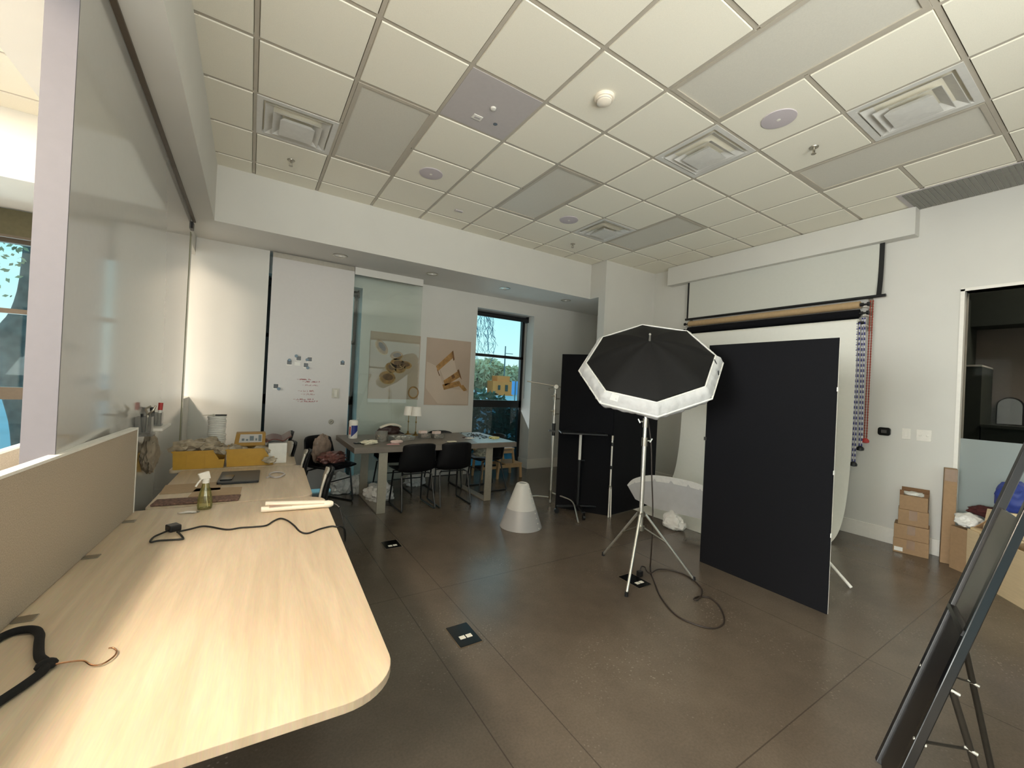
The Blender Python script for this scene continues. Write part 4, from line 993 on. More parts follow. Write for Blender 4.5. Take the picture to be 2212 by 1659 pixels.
part(MB().grid(lambda u, v: (0.03+0.03*u, 0.01*math.sin(5*u)+0.03*(v-.5), 0.225+0.05*u*(1-0.4*u)), 6, 3, 0.002), 'wipe', WHITEC, t, smooth=True)
def lamp(x, y, label):
    t = thing('table_lamp', label, 'lamp', (x, y, ZT), 0, 'slim table lamps with white shades')
    part(MB().lathe([(0.05, 0), (0.05, 0.008), (0.02, 0.02), (0.012, 0.03), (0.014, 0.045), (0.006, 0.055)], n=24), 'base', BRASS, t, smooth=True)
    part(MB().cyl((0,0,0.05), (0,0,0.36), 0.0045, n=10).lathe([(0.004, 0.17), (0.011, 0.18), (0.011, 0.19), (0.004, 0.20)], n=12), 'stem', BRASS, t, smooth=True)
    part(MB().lathe([(0.072, 0.275), (0.058, 0.40), (0.056, 0.40), (0.070, 0.275)], n=32, caps=False), 'lamp_shade', SHADE, t, smooth=True, ang=60)
    return t
lamp(0.162, 3.83, 'left of the two slim brass lamps with white shades on the grey table')
lamp(0.235, 3.72, 'right of the two slim brass lamps with white shades on the grey table')
def tub(x, y, w_, d_, h, label, n='plastic_tub', fill=None, nf=9, rr=0.02, scale=1.0):
    t = thing(n, label, 'tub', (x, y, ZT), 0.1)
    m = MB(); A = rrect(-w_/2*.92, w_/2*.92, -d_/2*.92, d_/2*.92, rr); B = rrect(-w_/2, w_/2, -d_/2, d_/2, rr)
    a = [m.bm.verts.new((p[0], p[1], 0.0)) for p in A]; b = [m.bm.verts.new((p[0], p[1], h)) for p in B]
    a2 = [m.bm.verts.new((p[0]*.96, p[1]*.96, 0.003)) for p in A]; b2 = [m.bm.verts.new((p[0]*.96, p[1]*.96, h)) for p in B]
    m.bridge(a, b); m.bridge(b, b2); m.bridge(b2, a2); m.cap(a, True); m.cap(a2)
    part(m, 'tub_wall', TUBP, t, smooth=True)
    if fill is not None:
        m = MB(); rr_ = random.Random(int(x*1000)+3)
        for k in range(nf): m.blob(((rr_.random()-.5)*w_*.7, (rr_.random()-.5)*d_*.7, 0.012+rr_.random()*h*.5), .02*scale, .016*scale, .012*scale, .5, 3, k, 1, False)
        o = part(m, 'small_parts', fill, t, smooth=True); o['kind'] = 'stuff'
    return t
tub(-0.37, 3.24, 0.15, 0.15, 0.125, 'tall round clear tub on the table holding small parts', fill=CRUMP, nf=18, rr=0.07)
tub(-0.09, 3.32, 0.30, 0.20, 0.05, 'wide shallow clear tray in front of the jacket on the table', n='clear_tray', fill=LABEL, nf=16)
tub(0.26, 3.44, 0.15, 0.13, 0.06, 'left of the two small clear boxes with pink cards right of the lamps', n='clear_box', fill=BLUSH, nf=10)
tub(0.43, 3.40, 0.15, 0.13, 0.055, 'right of the two small clear boxes with pink cards right of the lamps', n='clear_box', fill=LABEL, nf=10)
solo(MB().box(-0.05, 0.05, -0.03, 0.03, 0, 0.035, Mrot((0.245, 3.46, ZT+0.061), 0.2)), 'pink_card_box', BLUSH, 'pale pink card box on top of the left small clear box', 'card box', bevel=0.002)
solo(MB().box(-0.055, 0.055, -0.03, 0.03, 0, 0.035, Mrot((0.425, 3.42, ZT+0.056), 0.35)), 'pink_card_box', BLUSH, 'pale pink card box on top of the right small clear box', 'card box', bevel=0.002)
solo(MB().blob((-0.56, 3.06, ZT+0.02), 0.09, 0.05, 0.027, 0.45, 2.5, 12, 4), 'white_glove', CREAM, 'crumpled cream cloth glove near the left front of the grey table', 'glove', smooth=True)
solo(MB().prism(rrect(-0.07, 0.07, -0.03, 0.03, 0.01), 0, 0.012, Mrot((-0.645, 3.12, ZT), 0.1)), 'phone_case', BLKSH, 'thin black pouch beside the cream glove on the grey table', 'pouch')
solo(MB().prism([(-0.08,-0.02),(0.07,-0.035),(0.08,0.02),(-0.05,0.03)], 0, 0.004, Mrot((-0.30, 2.98, ZT), 0)), 'pink_note', PINK, 'pink paper slip near the front edge of the grey table', 'paper')
solo(MB().blob((-0.235, 3.05, ZT+0.018), 0.075, 0.04, 0.022, 0.4, 3, 15, 3), 'pink_wrap', BLUSH, 'crumpled blush wrapper behind the pink paper slip', 'wrapper', smooth=True)
solo(MB().prism(rrect(-0.06, 0.06, -0.03, 0.03, 0.01), 0, 0.012, Mrot((0.47, 3.0, ZT), 0.1)), 'cream_soap', CREAM, 'flat cream packet behind the right front chair on the grey table', 'packet', bevel=0.003)
solo(MB().prism(rrect(-0.06, 0.07, -0.03, 0.03, 0.006), 0, 0.006, Mrot((0.86, 3.36, ZT), 0.25)), 'red_card', MAROON, 'dull red card left of the blue paper on the grey table', 'card')
solo(MB().blob((0.84, 3.24, ZT+0.009), 0.07, 0.03, 0.011, 0.4, 3, 18, 3), 'white_scrap', LABEL, 'white paper scrap in front of the dull red card', 'scrap', smooth=True)
solo(MB().prism([(0.76,2.84),(1.33,2.84),(1.33,3.91),(1.0,3.91)], ZT, ZT+0.002), 'blue_paper', PBLUE, 'pale blue paper sheet at the right end of the grey table', 'paper')
bd = MB(); br = random.Random(11)
for k in range(60):
    x = 1.06+br.gauss(0, 0.10); y = 3.42+br.gauss(0, 0.2)
    if 0.95 < x < 1.3 and 2.95 < y < 3.85: bd.blob((x, y, ZT+0.008), 0.016, 0.011, 0.007, 0.4, 3, k, 1)
o = solo(bd, 'dark_beads', DOTS, 'dark beads scattered on the pale blue paper', 'beads'); o['kind'] = 'stuff'
solo(MB().prism(rrect(-0.06, 0.06, -0.05, 0.05, 0.004), 0, 0.025, Mrot((1.20, 3.17, ZT+0.003), 0.4)), 'sticky_pad', YPAD, 'pale yellow notepad on the blue paper', 'notepad')
# plastic bags on the floor
for (c, r_, s_, l) in (((-0.70, 3.86, 0.12), (0.14, 0.10, 0.15), 21, 'white plastic bag on the floor left of the table legs, below the left end chair'), ((-0.51, 3.80, 0.10), (0.08, 0.08, 0.14), 22, 'narrow white plastic bag standing against the left rear table leg'),
                       ((-0.33, 3.36, 0.10), (0.17, 0.15, 0.13), 23, 'large white and grey plastic bag on the floor inside the left table leg'), ((0.34, 3.95, 0.07), (0.15, 0.10, 0.095), 24, 'white plastic bag on the floor under the middle of the table')):
    solo(MB().blob(c, r_[0], r_[1], r_[2], 0.4, 2.2, s_, 4), 'plastic_bag', BAGM, l, 'bag', 'plastic bags under the table', smooth=True)
# stools
t = thing('step_stool', 'light wooden step stool with two treads by the window', 'step stool', (1.93, 4.03, 0))
part(MB().box(-0.22, 0.06, -0.20, 0.20, 0.478, 0.502), 'top_tread', OAKSTOOL, t, bevel=0.004)
part(MB().box(-0.10, 0.235, -0.19, 0.19, 0.225, 0.247), 'lower_tread', OAKSTOOL, t, bevel=0.004)
for y in (-0.17, 0.17):
    part(MB().bar((-0.19, y, 0.478), (-0.235, y, 0.0), 0.035, 0.03), 'rear_leg', OAKSTOOL, t)
    part(MB().bar((0.035, y, 0.478), (0.075, y, 0.247), 0.035, 0.03), 'front_post', OAKSTOOL, t)
    part(MB().bar((0.205, y, 0.225), (0.225, y, 0.0), 0.04, 0.03), 'front_leg', OAKSTOOL, t)
    part(MB().bar((-0.19, y, 0.44), (0.04, y, 0.44), 0.02, 0.05), 'rail', OAKSTOOL, t)
    part(MB().bar((-0.21, y, 0.20), (0.20, y, 0.20), 0.02, 0.05), 'rail', OAKSTOOL, t)
t = thing('wooden_stool', 'plain light wooden stool behind the right end chair under the table', 'stool', (1.60, 4.08, 0))
part(MB().box(-0.17, 0.15, -0.17, 0.17, 0.425, 0.45), 'seat', OAKSTOOL, t, bevel=0.004)
for x in (-0.14, 0.12):
    for y in (-0.14, 0.14): part(MB().bar((x, y, 0.425), (x*1.15, y*1.15, 0.0), 0.032, 0.032), 'leg', OAKSTOOL, t)
part(MB().box(-0.14, 0.12, -0.15, -0.13, 0.36, 0.425).box(-0.14, 0.12, 0.13, 0.15, 0.36, 0.425).box(-0.14, 0.12, -0.15, -0.13, 0.15, 0.19), 'apron', OAKSTOOL, t)

# ------------------------------------------------------------------ desks on the left
TH = -math.atan(0.0416)
def desk(name, label, corner, W, L_, r, legs=True, ed=True):
    t = thing(name, label, 'desk', (corner[0], corner[1], 0), TH)
    part(MB().prism(rrect(-W, 0, 0, L_, r, 10), 0.716, 0.74), 'desktop', WOOD, t, bevel=0.0015)
    if legs:
        for y in (0.36, L_-0.36) if L_ > 1.3 else (0.25, L_-0.25):
            lg = part(MB().cyl((-W/2, y, 0.02), (-W/2, y, 0.70), 0.045, n=20), 'leg', BLK, t, smooth=True)
            part(MB().box(-W+0.12, -0.12, y-0.035, y+0.035, 0.0, 0.03), 'foot', BLK, lg, bevel=0.006)
        part(MB().box(-W/2-0.04, -W/2+0.04, 0.3, L_-0.3, 0.66, 0.716), 'beam', BLK, t)
    return t
d1_ = desk('office_desk', 'long pale wood desk in the foreground with rounded corners', (-1.405, -0.872), 1.06, 1.93, (0.02, 0.14, 0.11, 0.05))
desk('office_desk', 'pale wood desk in the middle with the laptop and spray bottle behind', (-1.385, 1.085), 0.85, 1.06, (0.03, 0.06, 0.05, 0.03))
desk('office_desk', 'farthest pale wood desk carrying the yellow bins', (-1.39, 2.17), 0.88, 1.02, (0.03, 0.05, 0.05, 0.03))
# privacy screen on near desk
MD = Mrot((-1.405, -0.872, 0), TH)
t = thing('desk_screen', 'grey fabric privacy screen with white trim along the near desk', 'desk divider', (-2.268, 1.06, 0), -0.0655)
part(MB().box(-0.03, 0.0, -2.25, -0.004, 0.742, 1.192), 'fabric_panel', FABRIC, t, bevel=0.003)
part(MB().box(-0.032, 0.002, -2.25, 0.004, 1.192, 1.202).box(-0.032, 0.002, -0.004, 0.004, 0.742, 1.192), 'edge_trim', TRIMW, t)
for y in (-1.12, -0.63, -0.165):
    part(MB().box(0.0, 0.05, y-0.02, y+0.02, 0.7405, 0.744), 'clamp', STEEL, t, bevel=0.002)
t = thing('desk_screen', 'pale privacy screen of the side room desk behind the near screen', 'desk divider', (-2.75, 0.6, 0))
part(MB().box(-2.765, -2.74, -0.8, 2.2, 0.70, 1.088), 'fabric_panel', FABRIC, t, True)
part(MB().box(-2.767, -2.738, -0.8, 2.2, 1.088, 1.10), 'edge_trim', TRIMW, t, True)
t2 = thing('office_desk', 'side room desk behind the privacy screen, barely visible', 'desk', (-3.2, 0.6, 0))
part(MB().box(-3.5, -2.77, -0.8, 2.2, 0.716, 0.74), 'desktop', WOOD, t2, True)
for y in (-0.5, 1.9): part(MB().box(-3.2, -3.1, y-0.04, y+0.04, 0, 0.716), 'leg', BLK, t2, True)
part(MB().box(-2.78, -2.772, -0.8, 2.2, 0.3, 0.716), 'modesty_panel', FABRIC, t2, True)
# flat iron
MI = Mrot((-1.50, 0.785, 0.740), math.radians(-8))
t = thing('hair_straightener', 'ivory hair straightener lying near the far end of the front desk', 'hair straightener', (-1.51, 0.79, 0.74), math.radians(-7))
def arm(z0, z1, x0, x1, h0, h1):
    def f(u, v):
        a = v*2*PI; k = u; x = x0+(x1-x0)*u; w_ = 0.017+0.004*math.sin(PI*u); h = h0+(h1-h0)*u
        if u < 0.06: w_ *= 0.55+u*7.5
        return (x, w_*math.cos(a), z0+(z1-z0)*u+h*math.sin(a))
    m = MB(); m.grid(f, 22, 14); bmesh.ops.remove_doubles(m.bm, verts=m.bm.verts, dist=1e-5); bmesh.ops.holes_fill(m.bm, edges=m.bm.edges); return m
part(arm(0.017, 0.018, -0.175, 0.15, 0.016, 0.015), 'lower_arm', IVORY, t, smooth=True)
part(arm(0.050, 0.034, -0.155, 0.15, 0.011, 0.012), 'upper_arm', IVORY, t, smooth=True)
part(MB().box(-0.135, -0.02, -0.014, 0.014, 0.0265, 0.030).box(-0.135, -0.02, -0.014, 0.014, 0.036, 0.040), 'heating_plate', PINKM, t)
part(MB().lathe([(0.020, 0.15), (0.022, 0.17), (0.018, 0.19), (0.011, 0.20)], o=(0,0,0.022), ax=(1,0,0), n=18), 'hinge_cap', IVORY, t, smooth=True)
part(MB().tube([(0.195,0,0.022),(0.215,-0.005,0.018),(0.235,-0.02,0.002)], 0.007, 8, smooth=3), 'strain_relief', CORDM, t, smooth=True)
cpts = [(-1.275,0.752,0.728),(-1.262,0.70,0.66),(-1.275,0.56,0.60),(-1.30,0.45,0.70),(-1.335,0.40,0.742),(-1.354,0.391,0.745),(-1.378,0.41,0.745),(-1.436,0.391,0.745),(-1.494,0.352,0.745),(-1.525,0.394,0.745),(-1.543,0.5,0.745),(-1.568,0.599,0.745),(-1.598,0.646,0.745),(-1.633,0.611,0.745),(-1.666,0.555,0.745),(-1.717,0.555,0.745),(-1.776,0.567,0.745),(-1.833,0.564,0.745),(-1.903,0.639,0.745),(-1.942,0.664,0.745),(-1.986,0.64,0.745),(-2.028,0.618,0.746),(-2.025,0.60,0.747),(-1.999,0.515,0.747),(-2.006,0.498,0.747),(-2.083,0.516,0.747),(-2.113,0.512,0.747),(-2.112,0.572,0.748),(-2.087,0.611,0.750),(-2.062,0.645,0.752)]
t = thing('iron_cord', 'black cord winding across the front desk to a plug', 'cord', (-1.7, 0.55, 0.74))
part(MB().tube(cpts, 0.0042, 8, smooth=5), 'cord', CORDM, t, True, smooth=True)
part(MB().box(-0.024, 0.024, -0.028, 0.028, 0, 0.03, Mrot((-2.052, 0.662, 0.741), 0.5)), 'plug', BLK, t, True, bevel=0.005)
# clothes hanger
t = thing('clothes_hanger', 'black velvet clothes hanger lying on the front desk at the left edge', 'hanger', (-2.22, -0.33, 0.74))
hp = [(-2.345,-0.235),(-2.335,-0.20),(-2.318,-0.165),(-2.295,-0.155),(-2.265,-0.168),(-2.243,-0.205),(-2.228,-0.26),(-2.205,-0.335),(-2.182,-0.375),(-2.176,-0.41),(-2.192,-0.455),(-2.215,-0.50),(-2.245,-0.56),(-2.28,-0.62)]
part(MB().tube([(x, y, 0.752) for x, y in hp], 0.0105, 10, smooth=4), 'body', VELV, t, True, smooth=True)
part(MB().blob((-2.178, -0.385, 0.752), 0.022, 0.024, 0.012, 0.05, 2, 2, 2, False), 'neck', VELV, t, True, smooth=True)
part(MB().tube([(-2.165,-0.392,0.752),(-2.135,-0.396,0.752),(-2.106,-0.403,0.75),(-2.085,-0.428,0.747),(-2.063,-0.434,0.746),(-2.046,-0.41,0.746),(-2.045,-0.385,0.746),(-2.056,-0.365,0.747),(-2.066,-0.362,0.748)], 0.0022, 8, smooth=5), 'hook', COPPER, t, True, smooth=True, label='copper wire hook')
# spray bottle
t = thing('spray_bottle', 'yellow spray bottle with a white trigger at the end of the front desk', 'spray bottle', (-1.955, 1.005, 0.74), 0.5)
part(MB().lathe([(0.026, 0.0), (0.034, 0.004), (0.036, 0.02), (0.034, 0.06), (0.026, 0.10), (0.018, 0.135), (0.014, 0.15)], n=28), 'bottle', YGLASS, t, smooth=True)
part(MB().lathe([(0.017, 0.148), (0.017, 0.168), (0.012, 0.172)], n=20), 'collar', WHITEM, t, smooth=True)
part(MB().hexa([(-0.03,-0.011,0.172),(0.022,-0.011,0.172),(0.022,0.011,0.172),(-0.03,0.011,0.172),(-0.042,-0.009,0.205),(0.012,-0.009,0.215),(0.012,0.009,0.215),(-0.042,0.009,0.205)]), 'spray_head', WHITEM, t, bevel=0.004)
part(MB().tube([(-0.022,0,0.175),(-0.038,0,0.155),(-0.05,0,0.135)], 0.005, 8, smooth=3), 'trigger', WHITEM, t, smooth=True)
part(MB().tube([(0,0,0.15),(0.004,0,0.09),(0.016,0,0.008)], 0.002, 6, smooth=4), 'dip_tube', WHITEM, t)
solo(MB().prism([(-0.05,-0.012),(0.03,-0.02),(0.05,0.005),(-0.01,0.022)], 0.001, 0.006, Mrot((-2.02, 0.955, 0.74), -0.3)), 'clear_wrap', ACRYL, 'flat clear plastic wrapper beside the spray bottle', 'wrapper')
# middle desk items
ML = Mrot((-1.80, 1.76, 0.741), -0.04)
t = thing('laptop', 'closed dark grey laptop on the middle desk', 'laptop', (-1.80, 1.76, 0.741), -0.04)
part(MB().prism(rrect(-0.125, 0.125, -0.185, 0.185, 0.012), 0, 0.010), 'base', BLK, t, bevel=0.002)
part(MB().prism(rrect(-0.125, 0.125, -0.185, 0.185, 0.012), 0.0105, 0.018), 'lid', LAPM, t, bevel=0.002)
solo(MB().prism(rrect(-0.036, 0.036, -0.075, 0.075, 0.01), 0, 0.008, Mrot((-1.875, 1.70, 0.7595), -0.1)), 'smartphone', BLKSH, 'black smartphone lying on the closed laptop', 'phone')
solo(MB().tube([(-1.565+0.045*math.cos(a*PI/6)*(1.3 if a < 4 else 1), 1.775+0.10*math.sin(a*PI/6), 0.747) for a in range(12)], 0.006, 8, smooth=3, closed=True).tube([(-1.60, 1.74, 0.746), (-1.63, 1.70, 0.745)], 0.005, 8), 'coiled_cable', GREYP, 'small coiled grey cable right of the laptop', 'cable', smooth=True)
solo(MB().prism([(-0.16,-0.12),(0.15,-0.14),(0.16,0.10),(-0.15,0.13)], 0, 0.003, Mrot((-2.06, 1.56, 0.741), 0.05)), 'cardboard_sheet', CARDL, 'flat cardboard sheet left of the laptop', 'cardboard')
solo(MB().prism([(-0.13,-0.10),(0.14,-0.11),(0.13,0.09),(-0.13,0.11)], 0, 0.003, Mrot((-1.92, 1.39, 0.741), -0.1)), 'cardboard_sheet', CARDL, 'flat cardboard sheet in front of the laptop', 'cardboard')
solo(MB().prism(rrect(-0.21, 0.21, -0.06, 0.06, 0.005), 0, 0.012, Mrot((-2.0, 1.19, 0.741), -0.1)), 'patterned_wrap', PATT, 'long reddish patterned roll behind the spray bottle', 'fabric', bevel=0.004)
# far desk: yellow bins and contents
def hbin(x0, x1, y0, y1, z, label):
    t = thing('storage_bin', label, 'bin', ((x0+x1)/2, (y0+y1)/2, z), 0, 'yellow stacking bins')
    h = 0.145; th = 0.004; X0, X1 = -(x1-x0)/2, (x1-x0)/2; Y = (y1-y0)/2
    m = MB()
    side = [(X0, 0.0), (X1-0.006, 0.0), (X1, 0.066), (X1-0.042, 0.070), (X1-0.085, h), (X0-0.006, h)]
    for y in (-Y, Y-th):
        a = [m.bm.verts.new((p[0], y, p[1])) for p in side]; b = [m.bm.verts.new((p[0], y+th, p[1])) for p in side]
        m.bridge(a, b); m.cap(a, True); m.cap(b)
    m.box(X0, X0+th, -Y+th, Y-th, 0, h); m.box(X0+th, X1-0.012, -Y+th, Y-th, 0, th)
    m.hexa([(X1-0.012,-Y+th,0),(X1-0.008,-Y+th,0),(X1-0.008,Y-th,0),(X1-0.012,Y-th,0),(X1-0.005,-Y+th,0.066),(X1-0.001,-Y+th,0.066),(X1-0.001,Y-th,0.066),(X1-0.005,Y-th,0.066)])
    part(m, 'bin_wall', YEL, t)
    part(MB().box(X0-0.012, X1-0.075, -Y-0.007, -Y, h-0.012, h).bar((X1-0.084, -Y-0.0035, h-0.008), (X1-0.044, -Y-0.0035, 0.070), 0.012, 0.007, up=(0,1,0)).box(X1-0.046, X1, -Y-0.007, -Y, 0.058, 0.070).box(X0+0.08, X0+0.084, -Y-0.004, -Y, 0.01, h-0.012).box(X0+0.20, X0+0.204, -Y-0.004, -Y, 0.01, h-0.012), 'rim', YEL, t)
    return t
hbin(-2.245, -1.915, 2.21, 2.46, 0.741, 'left yellow hopper bin stuffed with grey packing plastic')
hbin(-1.900, -1.560, 2.23, 2.48, 0.741, 'right yellow hopper bin under the mustard box')
def crump(c, r, seed, label):
    m = MB(); q = random.Random(seed)
    for k in range(9):
        m.blob((c[0]+(q.random()-.5)*r[0]*1.4, c[1]+(q.random()-.5)*r[1], c[2]+q.random()*r[2]), 0.05+q.random()*0.03, 0.045, 0.03+q.random()*0.02, 0.7, 3.2, seed*10+k, 2, False)
    o = solo(m, 'packing_plastic', CRUMP, label, 'packing material'); o['kind'] = 'stuff'
    return o
crump((-2.09, 2.33, 0.87), (0.20, 0.10, 0.06), 31, 'crumpled grey packing plastic overflowing the left yellow bin')
crump((-1.72, 2.35, 0.84), (0.20, 0.10, 0.03), 32, 'crumpled grey packing plastic inside the right yellow bin')
crump((-2.05, 2.56, 0.83), (0.16, 0.10, 0.09), 33, 'crumpled clear packing plastic behind the left yellow bin')
t = thing('mustard_box', 'mustard card box with a white printed label on top of the right bin', 'box', (-1.735, 2.37, 0.898), 0.0)
part(MB().hexa([(-0.125,-0.06,0),(0.105,-0.06,0),(0.105,0.07,0),(-0.125,0.07,0),(-0.11,-0.055,0.108),(0.105,-0.055,0.108),(0.105,0.07,0.108),(-0.11,0.07,0.108)]), 'carton', YELB, t, bevel=0.003)
lb = part(MB().hexa([(-0.09,-0.0625,0.03),(0.08,-0.0625,0.03),(0.08,-0.061,0.03),(-0.09,-0.061,0.03),(-0.08,-0.0585,0.10),(0.08,-0.0585,0.10),(0.08,-0.057,0.10),(-0.08,-0.057,0.10)]), 'label', LABELG, t)
pm = MB()
for x, z, w_, h_ in ((-0.07, 0.045, 0.02, 0.02), (-0.04, 0.045, 0.018, 0.014), (-0.012, 0.045, 0.03, 0.04), (0.03, 0.045, 0.012, 0.02), (0.052, 0.04, 0.022, 0.052)): pm.box(x, x+w_, -0.0635, -0.0620, z, z+h_)
part(pm, 'printed_marks', POLEM, lb)
t = thing('plate_stack', 'tall stack of thin white trays behind the yellow bins', 'stack of trays', (-2.0, 2.66, 0.741))
m = MB(); q = random.Random(5)
prof = []
for k in range(24):
    w_ = 0.066+0.006*q.random(); z = k*0.016
    m.lathe([(w_*0.9, z), (w_, z+0.004), (w_, z+0.010), (w_*0.93, z+0.0155)], o=((q.random()-.5)*0.006, (q.random()-.5)*0.006, 0), n=28)
o = part(m, 'tray', LABEL, t, smooth=True); o['kind'] = 'stuff'
t = thing('pliers', 'small black handled pliers lying on top of the white tray stack', 'pliers', (-1.985, 2.64, 1.127))
part(MB().tube([(-0.03,0,0.008),(0.0,0.006,0.008),(0.055,0.014,0.008)], 0.006, 8, smooth=3).tube([(-0.03,0,0.008),(0.0,-0.008,0.008),(0.055,-0.012,0.008)], 0.006, 8, smooth=3), 'handle', BLK, t, smooth=True)
part(MB().cyl((-0.035,0,0.008), (-0.05,0,0.008), 0.009, n=10).cyl((-0.05,0,0.008), (-0.12,0,0.006), 0.004, 0.0015, n=8), 'jaw', STEEL, t, smooth=True)
solo(MB().cyl((-1.92, 2.72, 0.80), (-1.72, 2.74, 0.82), 0.055, n=20), 'paper_bundle', LABEL, 'rolled white paper bundle right of the tray stack', 'paper', smooth=True)
solo(MB().box(-1.605, -1.462, 2.28, 2.62, 0.741, 0.918), 'white_carton', LABEL, 'white carton at the right side of the farthest desk', 'box', bevel=0.003)
solo(MB().grid(lambda u, v: (-1.63+0.20*u, 2.30+0.22*v, 0.922+0.03*abs(math.sin(PI*(u*1.3+0.1)))+0.03*u*u+0.02*v), 12, 8, 0.010), 'leather_pouch', REDL, 'red brown leather pouch on top of the white carton', 'pouch', smooth=True)
solo(MB().blob((-1.595, 2.19, 0.79), 0.05, 0.022, 0.028, 0.5, 3, 44, 3, False), 'bubble_wrap', CRUMP, 'clear bubble wrap hanging at the mouth of the right yellow bin', 'wrapper', smooth=True)
# white task chairs beyond the desks
def task_chair(label):
    t = thing('task_chair', label, 'chair', (0,0,0), 0, 'white and black task chairs along the desks')
    prof = spline([Vector((0, y, z)) for y, z in ((-0.17,0.46),(-0.205,0.55),(-0.215,0.64),(-0.23,0.75),(-0.25,0.835),(-0.256,0.86))], 4); n = len(prof)-1
    def f(u, v):
        fi = min(v*n, n-1e-6); ii = int(fi); p = prof[ii].lerp(prof[ii+1], fi-ii); s_ = (u-.5)*2; w_ = 0.19-0.05*max(0, v-0.75)/0.25
        return (s_*w_, p.y+0.02*s_*s_, p.z-0.02*abs(s_)**4*(1 if v > .9 else 0))
    part(MB().grid(f, 10, n), 'back_shell', BLKL, t, smooth=True, mods=[('SOLIDIFY', {'thickness': 0.02, 'offset': 0.0})])
    part(MB().grid(lambda u, v: (f(u*.88+.06, v*.96)[0], f(u*.88+.06, v*.96)[1]+0.028, f(u*.88+.06, v*.96)[2]), 8, n), 'back_pad', WHTSH, t, smooth=True, mods=[('SOLIDIFY', {'thickness': 0.014, 'offset': 0.0})])
    part(MB().prism(rrect(-0.215, 0.215, -0.19, 0.22, 0.05), 0.43, 0.475), 'seat', BLKL, t, bevel=0.012)
    for sx_ in (-1, 1):
        part(MB().tube([(sx_*0.225,-0.19,0.0),(sx_*0.225,-0.17,0.42),(sx_*0.22,-0.18,0.58)], 0.011, 8), 'rear_leg', STEEL, t, smooth=True)
        part(MB().tube([(sx_*0.225,0.20,0.0),(sx_*0.225,0.17,0.42),(sx_*0.20,0.10,0.428)], 0.011, 8), 'front_leg', STEEL, t, smooth=True)
    return t
tc_ = task_chair('white and black task chair nearest the camera beside the middle desk')
tc_.location = (-1.48, 1.36, 0); tc_.rotation_euler = (0, 0, PI/2-0.17)
dup(tc_, (-1.53, 2.22, 0), PI/2-0.12, 'second white and black task chair from the camera beside the middle desk')
dup(tc_, (-1.605, 2.76, 0), PI/2+0.05, 'white and black task chair in front of the farthest one beside the far desk')
dup(tc_, (-1.56, 3.62, 0), PI/2-0.05, 'farthest white and black task chair beside the white carton')
# pen holders on the sliding board
t = thing('tool_cup', 'clear cup of tools fixed on the sliding board above the desk screen', 'cup', (-2.295, 1.40, 1.13))
part(MB().box(-0.04, 0.035, -0.04, 0.04, 0.0, 0.004).box(-0.04, -0.036, -0.04, 0.04, 0.004, 0.10).box(0.031, 0.035, -0.04, 0.04, 0.004, 0.10).box(-0.036, 0.031, -0.04, -0.036, 0.004, 0.10).box(-0.036, 0.031, 0.036, 0.04, 0.004, 0.10), 'cup', ACRYL, t)
solo(MB().tube([(-2.29,1.40,1.136),(-2.285,1.41,1.24),(-2.30,1.44,1.27),(-2.28,1.46,1.29)], 0.006, 8, smooth=3).tube([(-2.285,1.41,1.24),(-2.26,1.40,1.27),(-2.25,1.41,1.295)], 0.006, 8, smooth=3), 'wrench', STEEL, 'open ended wrench in the clear tool cup', 'tool', smooth=True)
solo(MB().tube([(-2.30,1.385,1.136),(-2.305,1.37,1.25)], 0.007, 8), 'marker_pen', BLK, 'grey black marker standing in the clear tool cup', 'marker', smooth=True)
t = thing('marker_cup', 'clear marker cup on the white ledge of the sliding board', 'cup', (-2.295, 1.78, 1.135))
part(MB().box(-0.04, 0.03, -0.035, 0.035, 0.0, 0.004).box(-0.04, -0.037, -0.035, 0.035, 0.004, 0.09).box(0.027, 0.03, -0.035, 0.035, 0.004, 0.09).box(-0.037, 0.027, -0.035, -0.032, 0.004, 0.09).box(-0.037, 0.027, 0.032, 0.035, 0.004, 0.09), 'cup', ACRYL, t)
solo(MB().cyl((-2.31,1.77,1.141),(-2.315,1.76,1.22),0.011,n=12).cyl((-2.315,1.76,1.22),(-2.318,1.755,1.262),0.0125,n=12), 'marker_pen', BLK, 'black marker in the cup on the white ledge', 'marker', smooth=True)
t = thing('marker_pen', 'white marker with a red cap in the cup on the white ledge', 'marker', (-2.285, 1.79, 1.141))
part(MB().cyl((0,0,0.0),(0.004,0.004,0.10),0.011,n=12), 'barrel', WHITEM, t, smooth=True); part(MB().cyl((0.004,0.004,0.10),(0.006,0.006,0.15),0.013,n=12), 'cap', REDP, t, smooth=True)
solo(MB().box(-2.338, -2.24, 1.62, 1.98, 1.115, 1.133), 'board_ledge', WHITEM, 'small white ledge on the sliding board holding the marker cup', 'ledge', bevel=0.003)
solo(MB().box(-2.338, -2.25, 1.35, 1.46, 1.115, 1.128), 'board_ledge', ACRYL, 'clear bracket on the sliding board under the tool cup', 'ledge')
solo(MB().blob((-2.285, 1.55, 0.98), 0.042, 0.13, 0.12, 0.3, 2.0, 51, 4, False), 'cloth_bundle', BEIGEC, 'grey beige cloth bundle hanging on the sliding board past the screen end', 'cloth', smooth=True)

